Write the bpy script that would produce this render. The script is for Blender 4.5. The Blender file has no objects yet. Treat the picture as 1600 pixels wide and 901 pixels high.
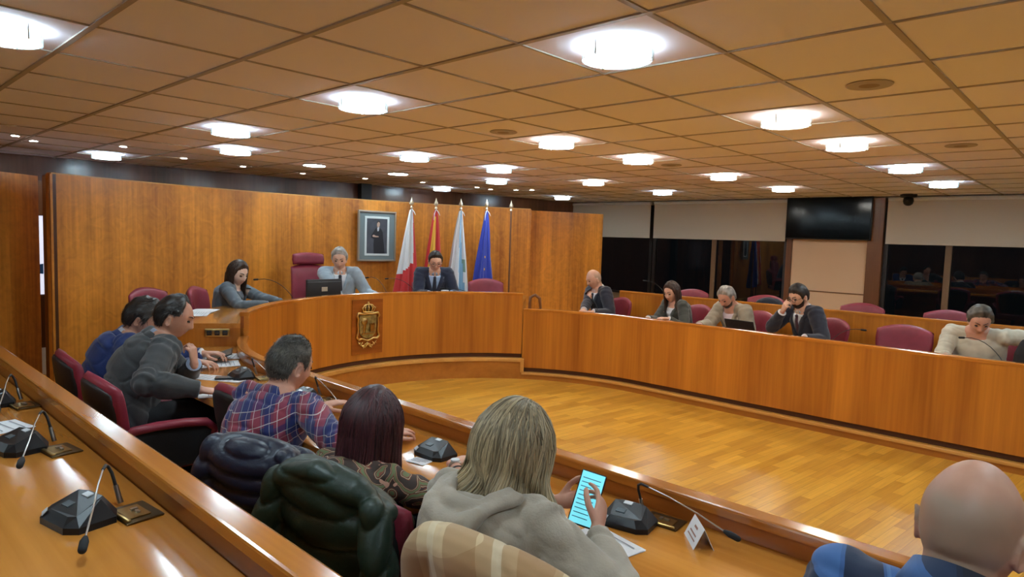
EXPO=0.16
import bpy, math, random
import numpy as np
from mathutils import Vector, Matrix, noise
random.seed(7); np.random.seed(7)
PI=math.pi
SC=bpy.context.scene
COL=SC.collection
def rad(a): return math.radians(a)
# ------------------------------------------------------------ materials
def _new(name):
    m=bpy.data.materials.new(name); m.use_nodes=True
    return m, m.node_tree.nodes, m.node_tree.links, m.node_tree.nodes['Principled BSDF']
def setp(b,**k):
    for a,v in k.items():
        b.inputs[a.replace('_',' ')].default_value=v
def mat(name,col,rough=.5,metal=0,coat=0,bump=0,bscale=60,var=0,vscale=8,sheen=0,spec=.5,emit=None,es=0):
    m,n,l,b=_new(name)
    b.inputs['Base Color'].default_value=(*col,1); b.inputs['Roughness'].default_value=rough
    b.inputs['Metallic'].default_value=metal; b.inputs['Coat Weight'].default_value=coat
    b.inputs['Coat Roughness'].default_value=.12
    b.inputs['Sheen Weight'].default_value=sheen; b.inputs['Specular IOR Level'].default_value=spec
    if emit: b.inputs['Emission Color'].default_value=(*emit,1); b.inputs['Emission Strength'].default_value=es
    if bump or var:
        tc=n.new('ShaderNodeTexCoord')
    if bump:
        t=n.new('ShaderNodeTexNoise'); t.inputs['Scale'].default_value=bscale; t.inputs['Detail'].default_value=4
        l.new(tc.outputs['Object'],t.inputs['Vector'])
        bp=n.new('ShaderNodeBump'); bp.inputs['Strength'].default_value=bump; bp.inputs['Distance'].default_value=.004
        l.new(t.outputs['Fac'],bp.inputs['Height']); l.new(bp.outputs['Normal'],b.inputs['Normal'])
    if var:
        t=n.new('ShaderNodeTexNoise'); t.inputs['Scale'].default_value=vscale; t.inputs['Detail'].default_value=3
        l.new(tc.outputs['Object'],t.inputs['Vector'])
        r=n.new('ShaderNodeValToRGB'); e=r.color_ramp.elements
        e[0].position=.3; e[1].position=.7
        e[0].color=(*[c*(1-var) for c in col],1); e[1].color=(*[min(1,c*(1+var)) for c in col],1)
        l.new(t.outputs['Fac'],r.inputs['Fac']); l.new(r.outputs['Color'],b.inputs['Base Color'])
    return m
def wood(name,dark,light,grain='z',rough=.32,coat=.35,band=5.0,fine=60,figure=0.0,coords='Object'):
    """veneer: grain runs along one axis; broad bands and fine streaks"""
    m,n,l,b=_new(name)
    tc=n.new('ShaderNodeTexCoord'); 
    def streak(sc,lo,det):
        mp=n.new('ShaderNodeMapping'); s=[sc,sc,sc]; s['xyz'.index(grain)]=lo
        mp.inputs['Scale'].default_value=s; l.new(tc.outputs[coords],mp.inputs['Vector'])
        t=n.new('ShaderNodeTexNoise'); t.inputs['Scale'].default_value=1; t.inputs['Detail'].default_value=det
        l.new(mp.outputs['Vector'],t.inputs['Vector']); return t.outputs['Fac']
    a=streak(band,.25,2); c=streak(fine,1.2,5); d=streak(fine*.3,.8,3)
    def math_(op,x,y):
        q=n.new('ShaderNodeMath'); q.operation=op
        for i,v in enumerate((x,y)):
            if isinstance(v,(int,float)): q.inputs[i].default_value=v
            else: l.new(v,q.inputs[i])
        return q.outputs[0]
    f=math_('ADD',math_('MULTIPLY',a,.55),math_('ADD',math_('MULTIPLY',c,.25),math_('MULTIPLY',d,.25)))
    if figure:
        t=n.new('ShaderNodeTexNoise'); t.inputs['Scale'].default_value=9; t.inputs['Detail'].default_value=2; t.inputs['Distortion'].default_value=1.5
        l.new(tc.outputs[coords],t.inputs['Vector']); f=math_('ADD',f,math_('MULTIPLY',math_('SUBTRACT',t.outputs['Fac'],.5),figure))
    r=n.new('ShaderNodeValToRGB'); e=r.color_ramp.elements; e[0].position=.36; e[1].position=.68
    e[0].color=(*dark,1); e[1].color=(*light,1)
    l.new(f,r.inputs['Fac']); l.new(r.outputs['Color'],b.inputs['Base Color'])
    b.inputs['Roughness'].default_value=rough; b.inputs['Coat Weight'].default_value=coat; b.inputs['Coat Roughness'].default_value=.15
    b.inputs['Specular IOR Level'].default_value=.35
    return m
def node_math(n,l,op,*a):
    q=n.new('ShaderNodeMath'); q.operation=op
    for i,v in enumerate(a):
        if isinstance(v,(int,float)): q.inputs[i].default_value=v
        else: l.new(v,q.inputs[i])
    return q.outputs[0]
def plaid(name,base,stripes,su=.11,rot=0,rough=.85,blocks=None):
    """woven check. stripes: (axis, offset, halfwidth, colour, strength) with offsets in units of the repeat"""
    m,n,l,b=_new(name)
    tc=n.new('ShaderNodeTexCoord'); mp=n.new('ShaderNodeMapping'); mp.inputs['Rotation'].default_value=(0,rot,0)
    mp.inputs['Scale'].default_value=(1/su,1/su,1/su); l.new(tc.outputs['Object'],mp.inputs['Vector'])
    # a little cloth wander
    nz=n.new('ShaderNodeTexNoise'); nz.inputs['Scale'].default_value=.8; l.new(mp.outputs['Vector'],nz.inputs['Vector'])
    mx=n.new('ShaderNodeMixRGB'); mx.blend_type='ADD'; mx.inputs['Fac'].default_value=.16
    l.new(mp.outputs['Vector'],mx.inputs['Color1']); l.new(nz.outputs['Color'],mx.inputs['Color2'])
    sp=n.new('ShaderNodeSeparateXYZ'); l.new(mx.outputs['Color'],sp.inputs[0])
    M_=lambda op,*a: node_math(n,l,op,*a)
    ax={'u':M_('ADD',sp.outputs[0],M_('MULTIPLY',sp.outputs[1],.55)),'v':M_('SUBTRACT',sp.outputs[2],M_('MULTIPLY',sp.outputs[1],.3))}
    cur=None
    for (a,off,hw,colr,st) in stripes:
        fr=M_('FRACT',M_('ADD',ax[a],off)); d=M_('ABSOLUTE',M_('SUBTRACT',fr,.5)); k=M_('LESS_THAN',d,hw); k=M_('MULTIPLY',k,st)
        q=n.new('ShaderNodeMixRGB'); l.new(k,q.inputs['Fac'])
        if cur is None: q.inputs['Color1'].default_value=(*base,1)
        else: l.new(cur,q.inputs['Color1'])
        q.inputs['Color2'].default_value=(*colr,1); cur=q.outputs['Color']
    l.new(cur,b.inputs['Base Color']); b.inputs['Roughness'].default_value=rough; b.inputs['Sheen Weight'].default_value=.2
    return m
def hairmat(name,dark,light,rough=.42):
    m,n,l,b=_new(name)
    at=n.new('ShaderNodeAttribute'); at.attribute_name='tone'
    r=n.new('ShaderNodeValToRGB'); e=r.color_ramp.elements; e[0].position=0; e[1].position=1
    e[0].color=(*dark,1); e[1].color=(*light,1)
    l.new(at.outputs['Fac'],r.inputs['Fac']); l.new(r.outputs['Color'],b.inputs['Base Color'])
    b.inputs['Roughness'].default_value=rough; b.inputs['Specular IOR Level'].default_value=.45
    return m
def skinmat(name,col,lip,rough=.5):
    m,n,l,b=_new(name)
    at=n.new('ShaderNodeAttribute'); at.attribute_name='tone'
    tc=n.new('ShaderNodeTexCoord'); t=n.new('ShaderNodeTexNoise'); t.inputs['Scale'].default_value=22; t.inputs['Detail'].default_value=4
    l.new(tc.outputs['Object'],t.inputs['Vector'])
    r=n.new('ShaderNodeValToRGB'); e=r.color_ramp.elements; e[0].position=.3; e[1].position=.75
    e[0].color=(col[0]*.9,col[1]*.82,col[2]*.8,1); e[1].color=(*col,1); l.new(t.outputs['Fac'],r.inputs['Fac'])
    q=n.new('ShaderNodeMixRGB'); l.new(at.outputs['Fac'],q.inputs['Fac']); l.new(r.outputs['Color'],q.inputs['Color1']); q.inputs['Color2'].default_value=(*lip,1)
    a2=n.new('ShaderNodeAttribute'); a2.attribute_name='stubble'; q2=n.new('ShaderNodeMixRGB'); l.new(node_math(n,l,'MULTIPLY',a2.outputs['Fac'],.8),q2.inputs['Fac']); l.new(q.outputs['Color'],q2.inputs['Color1']); q2.inputs['Color2'].default_value=(.33,.25,.18,1)
    l.new(q2.outputs['Color'],b.inputs['Base Color'])
    b.inputs['Roughness'].default_value=rough; b.inputs['Subsurface Weight'].default_value=.12; b.inputs['Subsurface Radius'].default_value=(.02,.008,.004)
    b.inputs['Subsurface Scale'].default_value=.3
    return m
# ------------------------------------------------------------ mesh builder
class MB:
    def __init__(s): s.v=[]; s.f=[]; s.m=[]; s.t=None
    def add(s,vs,fs,mi=0):
        o=len(s.v); s.v.extend([tuple(map(float,v)) for v in vs]); s.f.extend([tuple(i+o for i in f) for f in fs]); s.m.extend([mi]*len(fs)); return o
    def box(s,x0,x1,y0,y1,z0,z1,mi=0,b=0):
        if b>0:
            b=min(b,abs(x1-x0)/2.01,abs(y1-y0)/2.01,abs(z1-z0)/2.01)
            # chamfered box: loft of four rings
            def ring(i,z):
                X0,X1,Y0,Y1=x0+i,x1-i,y0+i,y1-i; c=b
                return [(X0+c,Y0,z),(X1-c,Y0,z),(X1,Y0+c,z),(X1,Y1-c,z),(X1-c,Y1,z),(X0+c,Y1,z),(X0,Y1-c,z),(X0,Y0+c,z)]
            def ring2(z): 
                c=b; return [(x0+c,y0+c,z),(x1-c,y0+c,z),(x1-c,y0+c,z),(x1-c,y1-c,z),(x1-c,y1-c,z),(x0+c,y1-c,z),(x0+c,y1-c,z),(x0+c,y0+c,z)]
            rs=[ring(b*.5,z0),ring(0,z0+b),ring(0,z1-b),ring(b*.5,z1)]
            vs=sum(rs,[]); fs=[]
            for k in range(3):
                for j in range(8): fs.append((k*8+j,k*8+(j+1)%8,(k+1)*8+(j+1)%8,(k+1)*8+j))
            fs.append(tuple(range(7,-1,-1))); fs.append(tuple(range(24,32)))
            s.add(vs,fs,mi); return s
        vs=[(x,y,z) for z in (z0,z1) for y in (y0,y1) for x in (x0,x1)]
        s.add(vs,[(0,2,3,1),(4,5,7,6),(0,1,5,4),(2,6,7,3),(0,4,6,2),(1,3,7,5)],mi); return s
    def tube(s,pts,rr,n=12,mi=0,cap='round',side=None,close=False):
        P=[np.array(p,float) for p in pts]; N=len(P)
        if not isinstance(rr,(list,tuple)) : rr=[rr]*N
        R=[(r,r) if not isinstance(r,(tuple,list)) else r for r in rr]
        T=[]
        for i in range(N):
            if close: t=P[(i+1)%N]-P[i-1]
            else: t=P[min(i+1,N-1)]-P[max(i-1,0)]
            T.append(t/(np.linalg.norm(t)+1e-12))
        if side is None:
            a=np.array([0,0,1.]) if abs(T[0][2])<.9 else np.array([1.,0,0])
            side=np.cross(T[0],a)
        S=np.array(side,float); rings=[]
        fr=[]
        for i in range(N):
            S=S-T[i]*S.dot(T[i]); S/=np.linalg.norm(S)+1e-12; U=np.cross(T[i],S); fr.append((S.copy(),U))
        def ring(c,S,U,a,b): return [c+S*a*math.cos(2*PI*k/n)+U*b*math.sin(2*PI*k/n) for k in range(n)]
        if cap=='round' and not close:
            for q in (1.35,1.0,.55):  # start cap
                a,b=R[0]; h=min(a,b)*math.sin(q); k=math.cos(q); rings.append(ring(P[0]-T[0]*h,*fr[0],a*k+1e-5,b*k+1e-5))
        for i in range(N): rings.append(ring(P[i],*fr[i],*R[i]))
        if cap=='round' and not close:
            for q in (.55,1.0,1.35):
                a,b=R[-1]; h=min(a,b)*math.sin(q); k=math.cos(q); rings.append(ring(P[-1]+T[-1]*h,*fr[-1],a*k+1e-5,b*k+1e-5))
        vs=[v for r in rings for v in r]; K=len(rings); fs=[]
        for i in range(K if close else K-1):
            for k in range(n):
                j=(i+1)%K
                fs.append((i*n+k,i*n+(k+1)%n,j*n+(k+1)%n,j*n+k))
        if not close and cap: fs.append(tuple(range(n-1,-1,-1))); fs.append(tuple(range((K-1)*n,K*n)))
        s.add(vs,fs,mi); return s
    def cyl(s,p0,p1,r,n=16,mi=0,r1=None): return s.tube([p0,p1],[r,r if r1 is None else r1],n,mi,cap='flat')
    def ell(s,c,r,n=16,mi=0,M=None):
        vs=[];fs=[]; h=n//2
        for i in range(h+1):
            a=PI*i/h
            for k in range(n):
                p=np.array([r[0]*math.sin(a)*math.cos(2*PI*k/n),r[1]*math.sin(a)*math.sin(2*PI*k/n),r[2]*math.cos(a)])
                if M is not None: p=M@p
                vs.append(p+np.array(c))
        for i in range(h):
            for k in range(n): fs.append((i*n+k,(i+1)*n+k,(i+1)*n+(k+1)%n,i*n+(k+1)%n))
        s.add(vs,fs,mi); return s
    def lathe(s,prof,c=(0,0,0),n=24,mi=0):
        vs=[(c[0]+r*math.cos(2*PI*k/n),c[1]+r*math.sin(2*PI*k/n),c[2]+z) for r,z in prof for k in range(n)]
        fs=[(i*n+k,i*n+(k+1)%n,(i+1)*n+(k+1)%n,(i+1)*n+k) for i in range(len(prof)-1) for k in range(n)]
        fs.append(tuple(range(n-1,-1,-1))); fs.append(tuple(range((len(prof)-1)*n,len(prof)*n)))
        s.add(vs,fs,mi); return s
    def prism(s,poly,fn,d0,d1,mi=0):
        """poly (a,b) extruded from depth d0 to d1; fn(a,b,d)->xyz"""
        n=len(poly); vs=[fn(a,b,d0) for a,b in poly]+[fn(a,b,d1) for a,b in poly]
        fs=[tuple(range(n-1,-1,-1)),tuple(range(n,2*n))]+[(i,(i+1)%n,n+(i+1)%n,n+i) for i in range(n)]
        s.add(vs,fs,mi); return s
    def quadgrid(s,fn,nu,nv,mi=0):
        vs=[fn(i/nu,j/nv) for j in range(nv+1) for i in range(nu+1)]
        w=nu+1; fs=[(j*w+i,j*w+i+1,(j+1)*w+i+1,(j+1)*w+i) for j in range(nv) for i in range(nu)]
        s.add(vs,fs,mi); return s
    def mesh(s,name):
        me=bpy.data.meshes.new(name); me.from_pydata(s.v,[],s.f); me.polygons.foreach_set('material_index',s.m); return me
    def build(s,name,mats,parent=None,smooth=False,loc=None,rz=0):
        me=s.mesh(name); o=bpy.data.objects.new(name,me); COL.objects.link(o)
        for m in (mats if isinstance(mats,(list,tuple)) else [mats]): me.materials.append(m)
        me.update()
        if smooth is True: me.polygons.foreach_set('use_smooth',[True]*len(me.polygons))
        elif smooth: me.set_sharp_from_angle(angle=rad(smooth)) if False else smooth_angle(me,smooth)
        if loc is not None: o.location=loc; o.rotation_euler.z=rz
        if parent is not None: o.parent=parent
        return o
def smooth_angle(me,deg):
    me.polygons.foreach_set('use_smooth',[True]*len(me.polygons))
    try: me.set_sharp_from_angle(angle=rad(deg))
    except Exception: pass
def thing(name,label,cat,loc=(0,0,0),rz=0,group=None):
    o=bpy.data.objects.new(name,None); COL.objects.link(o); o.empty_display_size=.1
    o.location=loc; o.rotation_euler=(0,0,rz); o['label']=label; o['category']=cat
    if group: o['group']=group
    return o
def tag(o,label,cat,group=None,kind=None):
    o['label']=label; o['category']=cat
    if group: o['group']=group
    if kind: o['kind']=kind
    return o
def struct(o): o['kind']='structure'; return o
def dup(o,parent=None,**k):
    c=o.copy(); COL.objects.link(c)
    if parent is not None: c.parent=parent
    for ch in list(o.children): dup(ch,c)
    for a,v in k.items():
        if a=='loc': c.location=v
        elif a=='rz': c.rotation_euler=(0,0,v)
        else: c[a]=v
    return c
def fuse(mb,name,mats,parent,voxel=.006,sm=3,post=None,dele=None,tone=None):
    """closed overlapping shapes -> one continuous skin"""
    me=mb.mesh(name+'_src'); ob=bpy.data.objects.new('tmp',me); COL.objects.link(ob)
    r=ob.modifiers.new('r','REMESH'); r.mode='VOXEL'; r.voxel_size=voxel; r.use_smooth_shade=True
    if sm: q=ob.modifiers.new('s','SMOOTH'); q.factor=.5; q.iterations=sm
    dg=bpy.context.evaluated_depsgraph_get(); ev=ob.evaluated_get(dg)
    new=bpy.data.meshes.new_from_object(ev); new.name=name
    bpy.data.objects.remove(ob); bpy.data.meshes.remove(me)
    n=len(new.vertices); co=np.empty(n*3); new.vertices.foreach_get('co',co); co=co.reshape(-1,3)
    if post is not None:
        no=np.empty(n*3); new.vertices.foreach_get('normal',no); no=no.reshape(-1,3)
        co=post(co,no); new.vertices.foreach_set('co',co.ravel())
    if dele is not None:
        import bmesh
        k=dele(co); bm=bmesh.new(); bm.from_mesh(new); bm.verts.ensure_lookup_table()
        bmesh.ops.delete(bm,geom=[bm.verts[i] for i in np.nonzero(k)[0]],context='VERTS'); bm.to_mesh(new); bm.free()
        co=np.empty(len(new.vertices)*3); new.vertices.foreach_get('co',co); co=co.reshape(-1,3)
    if tone is not None:
        a=new.attributes.new('tone','FLOAT','POINT'); a.data.foreach_set('value',tone(co).astype(np.float32))
    new.polygons.foreach_set('use_smooth',[True]*len(new.polygons)); new.update()
    o=bpy.data.objects.new(name,new); COL.objects.link(o)
    new.materials.clear()
    for m in (mats if isinstance(mats,(list,tuple)) else [mats]): new.materials.append(m)
    if parent is not None: o.parent=parent
    return o
# ------------------------------------------------------------ palette
M_panel=wood('veneer_panel',(.30,.085,.008),(.60,.215,.022),'z',.33,.3,4.5,45)
M_wall=wood('veneer_wall',(.30,.088,.010),(.80,.295,.036),'z',.36,.25,3.2,40,figure=.20)
M_table=wood('veneer_table',(.40,.135,.016),(.66,.27,.045),'x',.16,.6,4,40)
M_rail=wood('rail_wood',(.36,.11,.013),(.58,.21,.030),'x',.16,.8,6,60)
M_inner=wood('veneer_inner',(.20,.048,.006),(.38,.105,.012),'x',.28,.4,5,50)
M_lip=wood('lip_wood',(.50,.22,.045),(.66,.33,.075),'x',.3,.3,5,50)
M_riser=wood('riser_wood',(.34,.12,.014),(.50,.19,.028),'x',.35,.2,4,30)
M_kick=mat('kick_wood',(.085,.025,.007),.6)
M_darkwood=wood('dark_wall_wood',(.085,.030,.014),(.16,.055,.025),'z',.25,.2,3,40)
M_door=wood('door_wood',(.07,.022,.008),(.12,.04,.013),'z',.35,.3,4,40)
M_leather=mat('burgundy_leather',(.24,.022,.042),.42,bump=.15,bscale=180,var=.1,vscale=14)
M_shell=mat('black_shell',(.012,.011,.012),.5)
M_blackfab=mat('black_fabric',(.012,.012,.014),.85,bump=.2,bscale=250)
M_black=mat('black_plastic',(.010,.010,.012),.36,spec=.35)
M_blackm=mat('black_matte',(.010,.010,.011),.55)
M_chrome=mat('steel',(.55,.53,.5),.28,1)
M_brass=mat('brass',(.42,.28,.10),.3,1)
M_bronze=mat('aged_bronze',(.15,.10,.045),.35,1)
M_gold=mat('gold_relief',(.72,.50,.18),.3,1,bump=.3,bscale=60)
M_green=mat('bronze_green_field',(.36,.31,.13),.38,.8,bump=.6,bscale=45,var=.4,vscale=30)
M_paper=mat('paper',(.80,.80,.82),.8)
M_ink=mat('ink',(.28,.28,.32),.8)
M_label=mat('label_white',(.65,.67,.70),.5)
M_lcd=mat('lcd_grey',(.10,.13,.15),.2)
M_peach=mat('peach_board',(.80,.54,.34),.9,bump=.1,bscale=200)
M_blind=mat('blind_cloth',(.66,.59,.49),.9,bump=.15,bscale=300)
M_oak=wood('pillar_wood',(.13,.045,.014),(.24,.09,.025),'z',.4,.2,5,50)
M_wallp=mat('plain_wall',(.52,.38,.24),.9)
M_white=mat('white_paint',(.72,.73,.76),.6)
M_frame=mat('dark_window_frame',(.02,.013,.01),.4)
M_tan=mat('tan_mullion',(.20,.11,.05),.5)
def glassmat():
    m,n,l,b=_new('window_glass'); setp(b,Base_Color=(.8,.85,.85,1),Roughness=.0,Transmission_Weight=1.0,IOR=1.5); return m
M_glass=glassmat()
def lampglass():
    m,n,l,b=_new('lamp_glass'); setp(b,Base_Color=(.9,.97,1,1),Roughness=.15,Transmission_Weight=.9,IOR=1.3); return m
M_lglass=lampglass()
LAMP=49.0
M_lamp=mat('lamp_diffuser',(.9,.9,.9),.5,emit=(.68,.90,1.0),es=LAMP)
M_lampw=mat('lamp_diffuser_warm',(.9,.9,.9),.5,emit=(1.0,.95,.82),es=LAMP)
M_spot=mat('spot_bulb',(.9,.9,.9),.5,emit=(1.0,.95,.9),es=60)
# floor parquet
def parquet():
    m,n,l,b=_new('parquet')
    tc=n.new('ShaderNodeTexCoord'); mp=n.new('ShaderNodeMapping'); mp.inputs['Rotation'].default_value=(0,0,rad(96)); l.new(tc.outputs['Object'],mp.inputs['Vector'])
    br=n.new('ShaderNodeTexBrick'); br.inputs['Scale'].default_value=1; br.inputs['Brick Width'].default_value=.42; br.inputs['Row Height'].default_value=.07
    br.inputs['Mortar Size'].default_value=.0011; br.inputs['Mortar Smooth'].default_value=.3; br.offset=.37; br.inputs['Bias'].default_value=0
    br.inputs['Color1'].default_value=(.54,.255,.024,1); br.inputs['Color2'].default_value=(.78,.42,.05,1); br.inputs['Mortar'].default_value=(.28,.11,.02,1)
    l.new(mp.outputs['Vector'],br.inputs['Vector'])
    m2=n.new('ShaderNodeMapping'); m2.inputs['Scale'].default_value=(3,60,1); l.new(mp.outputs['Vector'],m2.inputs['Vector'])
    t=n.new('ShaderNodeTexNoise'); t.inputs['Scale'].default_value=1; t.inputs['Detail'].default_value=4; l.new(m2.outputs['Vector'],t.inputs['Vector'])
    r=n.new('ShaderNodeValToRGB'); r.color_ramp.elements[0].color=(.78,.74,.7,1); r.color_ramp.elements[1].color=(1.0,1,1,1); r.color_ramp.elements[0].position=.3; r.color_ramp.elements[1].position=.7
    l.new(t.outputs['Fac'],r.inputs['Fac'])
    q=n.new('ShaderNodeMixRGB'); q.blend_type='MULTIPLY'; q.inputs['Fac'].default_value=1; l.new(br.outputs['Color'],q.inputs['Color1']); l.new(r.outputs['Color'],q.inputs['Color2'])
    l.new(q.outputs['Color'],b.inputs['Base Color']); b.inputs['Roughness'].default_value=.28; b.inputs['Coat Weight'].default_value=.2
    return m
M_floor=parquet()
def ceilmat():
    m,n,l,b=_new('ceiling_tile')
    tc=n.new('ShaderNodeTexCoord')
    v=n.new('ShaderNodeTexVoronoi'); v.inputs['Scale'].default_value=70; v.inputs['Randomness'].default_value=.0; l.new(tc.outputs['Object'],v.inputs['Vector'])
    r=n.new('ShaderNodeValToRGB'); e=r.color_ramp.elements; e[0].position=.16; e[1].position=.30; e[0].color=(.70,.61,.64,1); e[1].color=(.90,.83,.92,1)
    l.new(v.outputs['Distance'],r.inputs['Fac']); l.new(r.outputs['Color'],b.inputs['Base Color']); b.inputs['Roughness'].default_value=.85
    return m
M_ceil=ceilmat()
M_tbar=mat('ceiling_bar',(.42,.35,.29),.6)
M_speaker=mat('speaker_grille',(.26,.18,.11),.7)

# ------------------------------------------------------------ plan
CX,CY=-3.76,4.01
H=2.42
def pt(a,r):
    """station: ('n',x) near arm, ('f',x) far arm, angle in degrees on the arc"""
    if isinstance(a,tuple): return (a[1],CY-r) if a[0]=='n' else (a[1],CY+r)
    return (CX+r*math.cos(rad(a)),CY+r*math.sin(rad(a)))
def arc(a0,a1,step=2):
    n=max(2,int(abs(a1-a0)/step)); return [a0+(a1-a0)*i/n for i in range(n+1)]
def sweep(mb,st,prof,mi=0,zoff=0):
    """prof: closed polygon of (r,z)"""
    n=len(prof); vs=[]
    for a in st:
        for r,z in prof: x,y=pt(a,r); vs.append((x,y,z+zoff))
    fs=[]
    for i in range(len(st)-1):
        for k in range(n): fs.append((i*n+k,i*n+(k+1)%n,(i+1)*n+(k+1)%n,(i+1)*n+k))
    fs.append(tuple(range(n))); fs.append(tuple(range(len(st)*n-1,(len(st)-1)*n-1,-1)))
    mb.add(vs,fs,mi); return mb
def rbox(r0,r1,z0,z1,b=.0):
    if b<=0: return [(r0,z0),(r1,z0),(r1,z1),(r0,z1)]
    return [(r0,z0),(r1,z0),(r1,z1-b),(r1-b*.3,z1-b*.3),(r1-b,z1),(r0+b,z1),(r0+b*.3,z1-b*.3),(r0,z1-b)]
XR=2.4    # right hand end of both arms
near=[('n',XR)]+[('n',x) for x in np.linspace(2,-3.7,20)]+arc(270,238.2)
far=arc(128.8,90)+[('f',x) for x in np.linspace(-3.7,2,20)]+[('f',XR)]
dais=arc(238,129)
def fixn(o):
    import bmesh
    bm=bmesh.new(); bm.from_mesh(o.data); bmesh.ops.recalc_face_normals(bm,faces=bm.faces); bm.to_mesh(o.data); bm.free(); return o
def sw(name,st,prof,m,parent,smooth=40):
    mb=MB(); sweep(mb,st,prof); o=mb.build(name,m,parent,smooth); return fixn(o)
def desk(label,st,z0,rim,tab,r=2.06,depth=.50,group=None,kick=.05,capext=.012):
    t=thing('curved_council_desk',label,'desk',(*pt(st[len(st)//2],r+.2),z0))
    inv=t.location.copy()
    parts=[]
    parts.append(sw('front_panel',st,rbox(r,r+.035,z0+kick,rim-.03),M_panel,None))
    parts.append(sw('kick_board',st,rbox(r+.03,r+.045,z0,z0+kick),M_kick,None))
    parts.append(sw('top_rail',st,rbox(r-capext*.3,r+.066,rim-.03,rim,.008),M_rail,None,22))
    parts.append(sw('inner_panel',st,rbox(r+.035,r+.06,z0+.3,rim-.03),M_inner,None))
    parts.append(sw('tabletop',st,rbox(r+.06,r+.06+depth,tab-.035,tab,.006),M_table,None))
    k=[0,len(st)-1]
    for i in k:
        mb=MB(); a=st[i]; b2=st[i+1 if i==0 else i-1]
        p0=np.array(pt(a,r+.035)); p1=np.array(pt(a,r+.04+depth)); q=np.array(pt(b2,r+.1))-np.array(pt(a,r+.1)); q/=np.linalg.norm(q); q=q*.025
        vs=[(*p0,z0),(*p1,z0),(*(p1+q),z0),(*(p0+q),z0)]; vs+=[(x,y,tab-.035) for x,y,_ in vs]
        mb.add(vs,[(0,1,2,3),(7,6,5,4),(0,4,5,1),(1,5,6,2),(2,6,7,3),(3,7,4,0)])
        parts.append(fixn(mb.build('end_panel',M_panel,None)))
    for p in parts: p.parent=t; p.location=-inv
    return t
D_near=desk('long glossy orange wood desk curving past the people seen from behind',near,.08,.82,.74)
D_far=desk('long orange wood desk across the open floor, before the far row of officials',far,.08,.82,.74)
D_dais=desk('raised curved presidents desk of orange wood with the coat of arms on its front',dais,.24,1.0,.915,depth=.62)
r2=3.38
nearb=[('n',x) for x in np.linspace(.9,-4.9,20)]
farb=[('f',x) for x in np.linspace(-4.9,XR,20)]
D_nb=desk('glossy wood desk with sloping rail in the lower left foreground',nearb,.17,.98,.90,r=3.35,depth=.5)
D_fb=desk('rear straight wood desk behind the far officials, below the windows',farb,.17,.98,.90,r=3.35,depth=.5)

# ------------------------------------------------------------ floors
def slab(name,poly,z0,z1,m):
    mb=MB(); mb.prism(poly,lambda a,b,d:(a,b,d),z0,z1); o=fixn(mb.build(name,m)); return struct(o)
slab('floor',[(-10.2,-3),(4.5,-3),(4.5,11.4),(-10.2,11.4)],-.1,0,M_floor)
# tier one on both arms, with its light nosing
rr0=2.035
n1=[pt(a,rr0) for a in near]+[(-6.05,1.0),(-7.7,.9),(-7.7,-3),(XR,-3)]
slab('floor',[p for p in n1],0.001,.08,M_floor)
f1=[pt(a,rr0) for a in far]+[(XR,10.9),(-6.2,10.9),(-6.2,7.3)]
slab('floor',f1,0.001,.08,M_floor)
d1=[pt(a,rr0) for a in arc(238.6,128.4)]+[(-5.6,6.4),(-6.55,7.3),(-7.0,6.6),(-7.36,5.4),(-7.48,4.0),(-7.3,2.4),(-7.0,1.55),(-5.6,1.06)]
slab('floor',d1,0.001,.24,M_floor)
slab('floor',[(XR,.645),(-4.95,.645),(-4.95,-3),(XR,-3)],.0805,.17,M_floor)
slab('floor',[(XR,7.37),(-4.95,7.37),(-4.95,10.9),(XR,10.9)],.0805,.17,M_floor)
mb=MB(); sweep(mb,near[::-1],rbox(rr0-.02,rr0+.01,.055,.0815,.006)); struct(fixn(mb.build('trim_1',M_lip,None,40)))
mb=MB(); sweep(mb,far,rbox(rr0-.02,rr0+.03,.055,.0815,.006)); struct(fixn(mb.build('trim_2',M_lip,None,40)))
mb=MB(); sweep(mb,arc(238.6,128.4),rbox(rr0-.02,rr0+.03,.20,.2415,.008)); struct(fixn(mb.build('trim_3',M_lip,None,40)))
mb=MB(); sweep(mb,arc(238.6,128.4),rbox(rr0-.004,rr0+.01,.0,.20)); struct(fixn(mb.build('trim_4',M_riser,None,40)))
mb=MB(); sweep(mb,far,rbox(rr0-.004,rr0+.01,.0,.055)); struct(fixn(mb.build('trim_5',M_riser,None,40)))
# short vertical return of the light nosing where the dais step ends
mb=MB(); x,y=pt(128.6,rr0-.01); mb.box(-.02,.02,-.02,.02,.0815,.24); o=mb.build('trim_6',M_lip,None,False,(x,y,0),rad(128.6)); struct(o)

# ------------------------------------------------------------ ceiling
mb=MB(); mb.box(-10.2,4.5,-3,11.4,H,H+.05); struct(mb.build('ceiling',M_ceil))
gx=[-1.275-.605*k for k in range(-9,15)]; gy=[.80+.605*k for k in range(-6,18)]
mb=MB()
thickx={-1,0,}; 
for i,x in enumerate(gx):
    if -10.2<x<4.5:
        w=.012 if abs(x+1.275)<.01 or abs(x+.67)<.01 or abs(x+.065)<.01 else .0055
        mb.box(x-w,x+w,-3,11.0,H-.006,H+.001)
for i,y in enumerate(gy):
    w=.012 if y<2.1 and y>.1 else .0055
    mb.box(-9.7,4.5,y-w,y+w,H-.007,H+.001)
struct(mb.build('ceiling',M_tbar))
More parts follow.
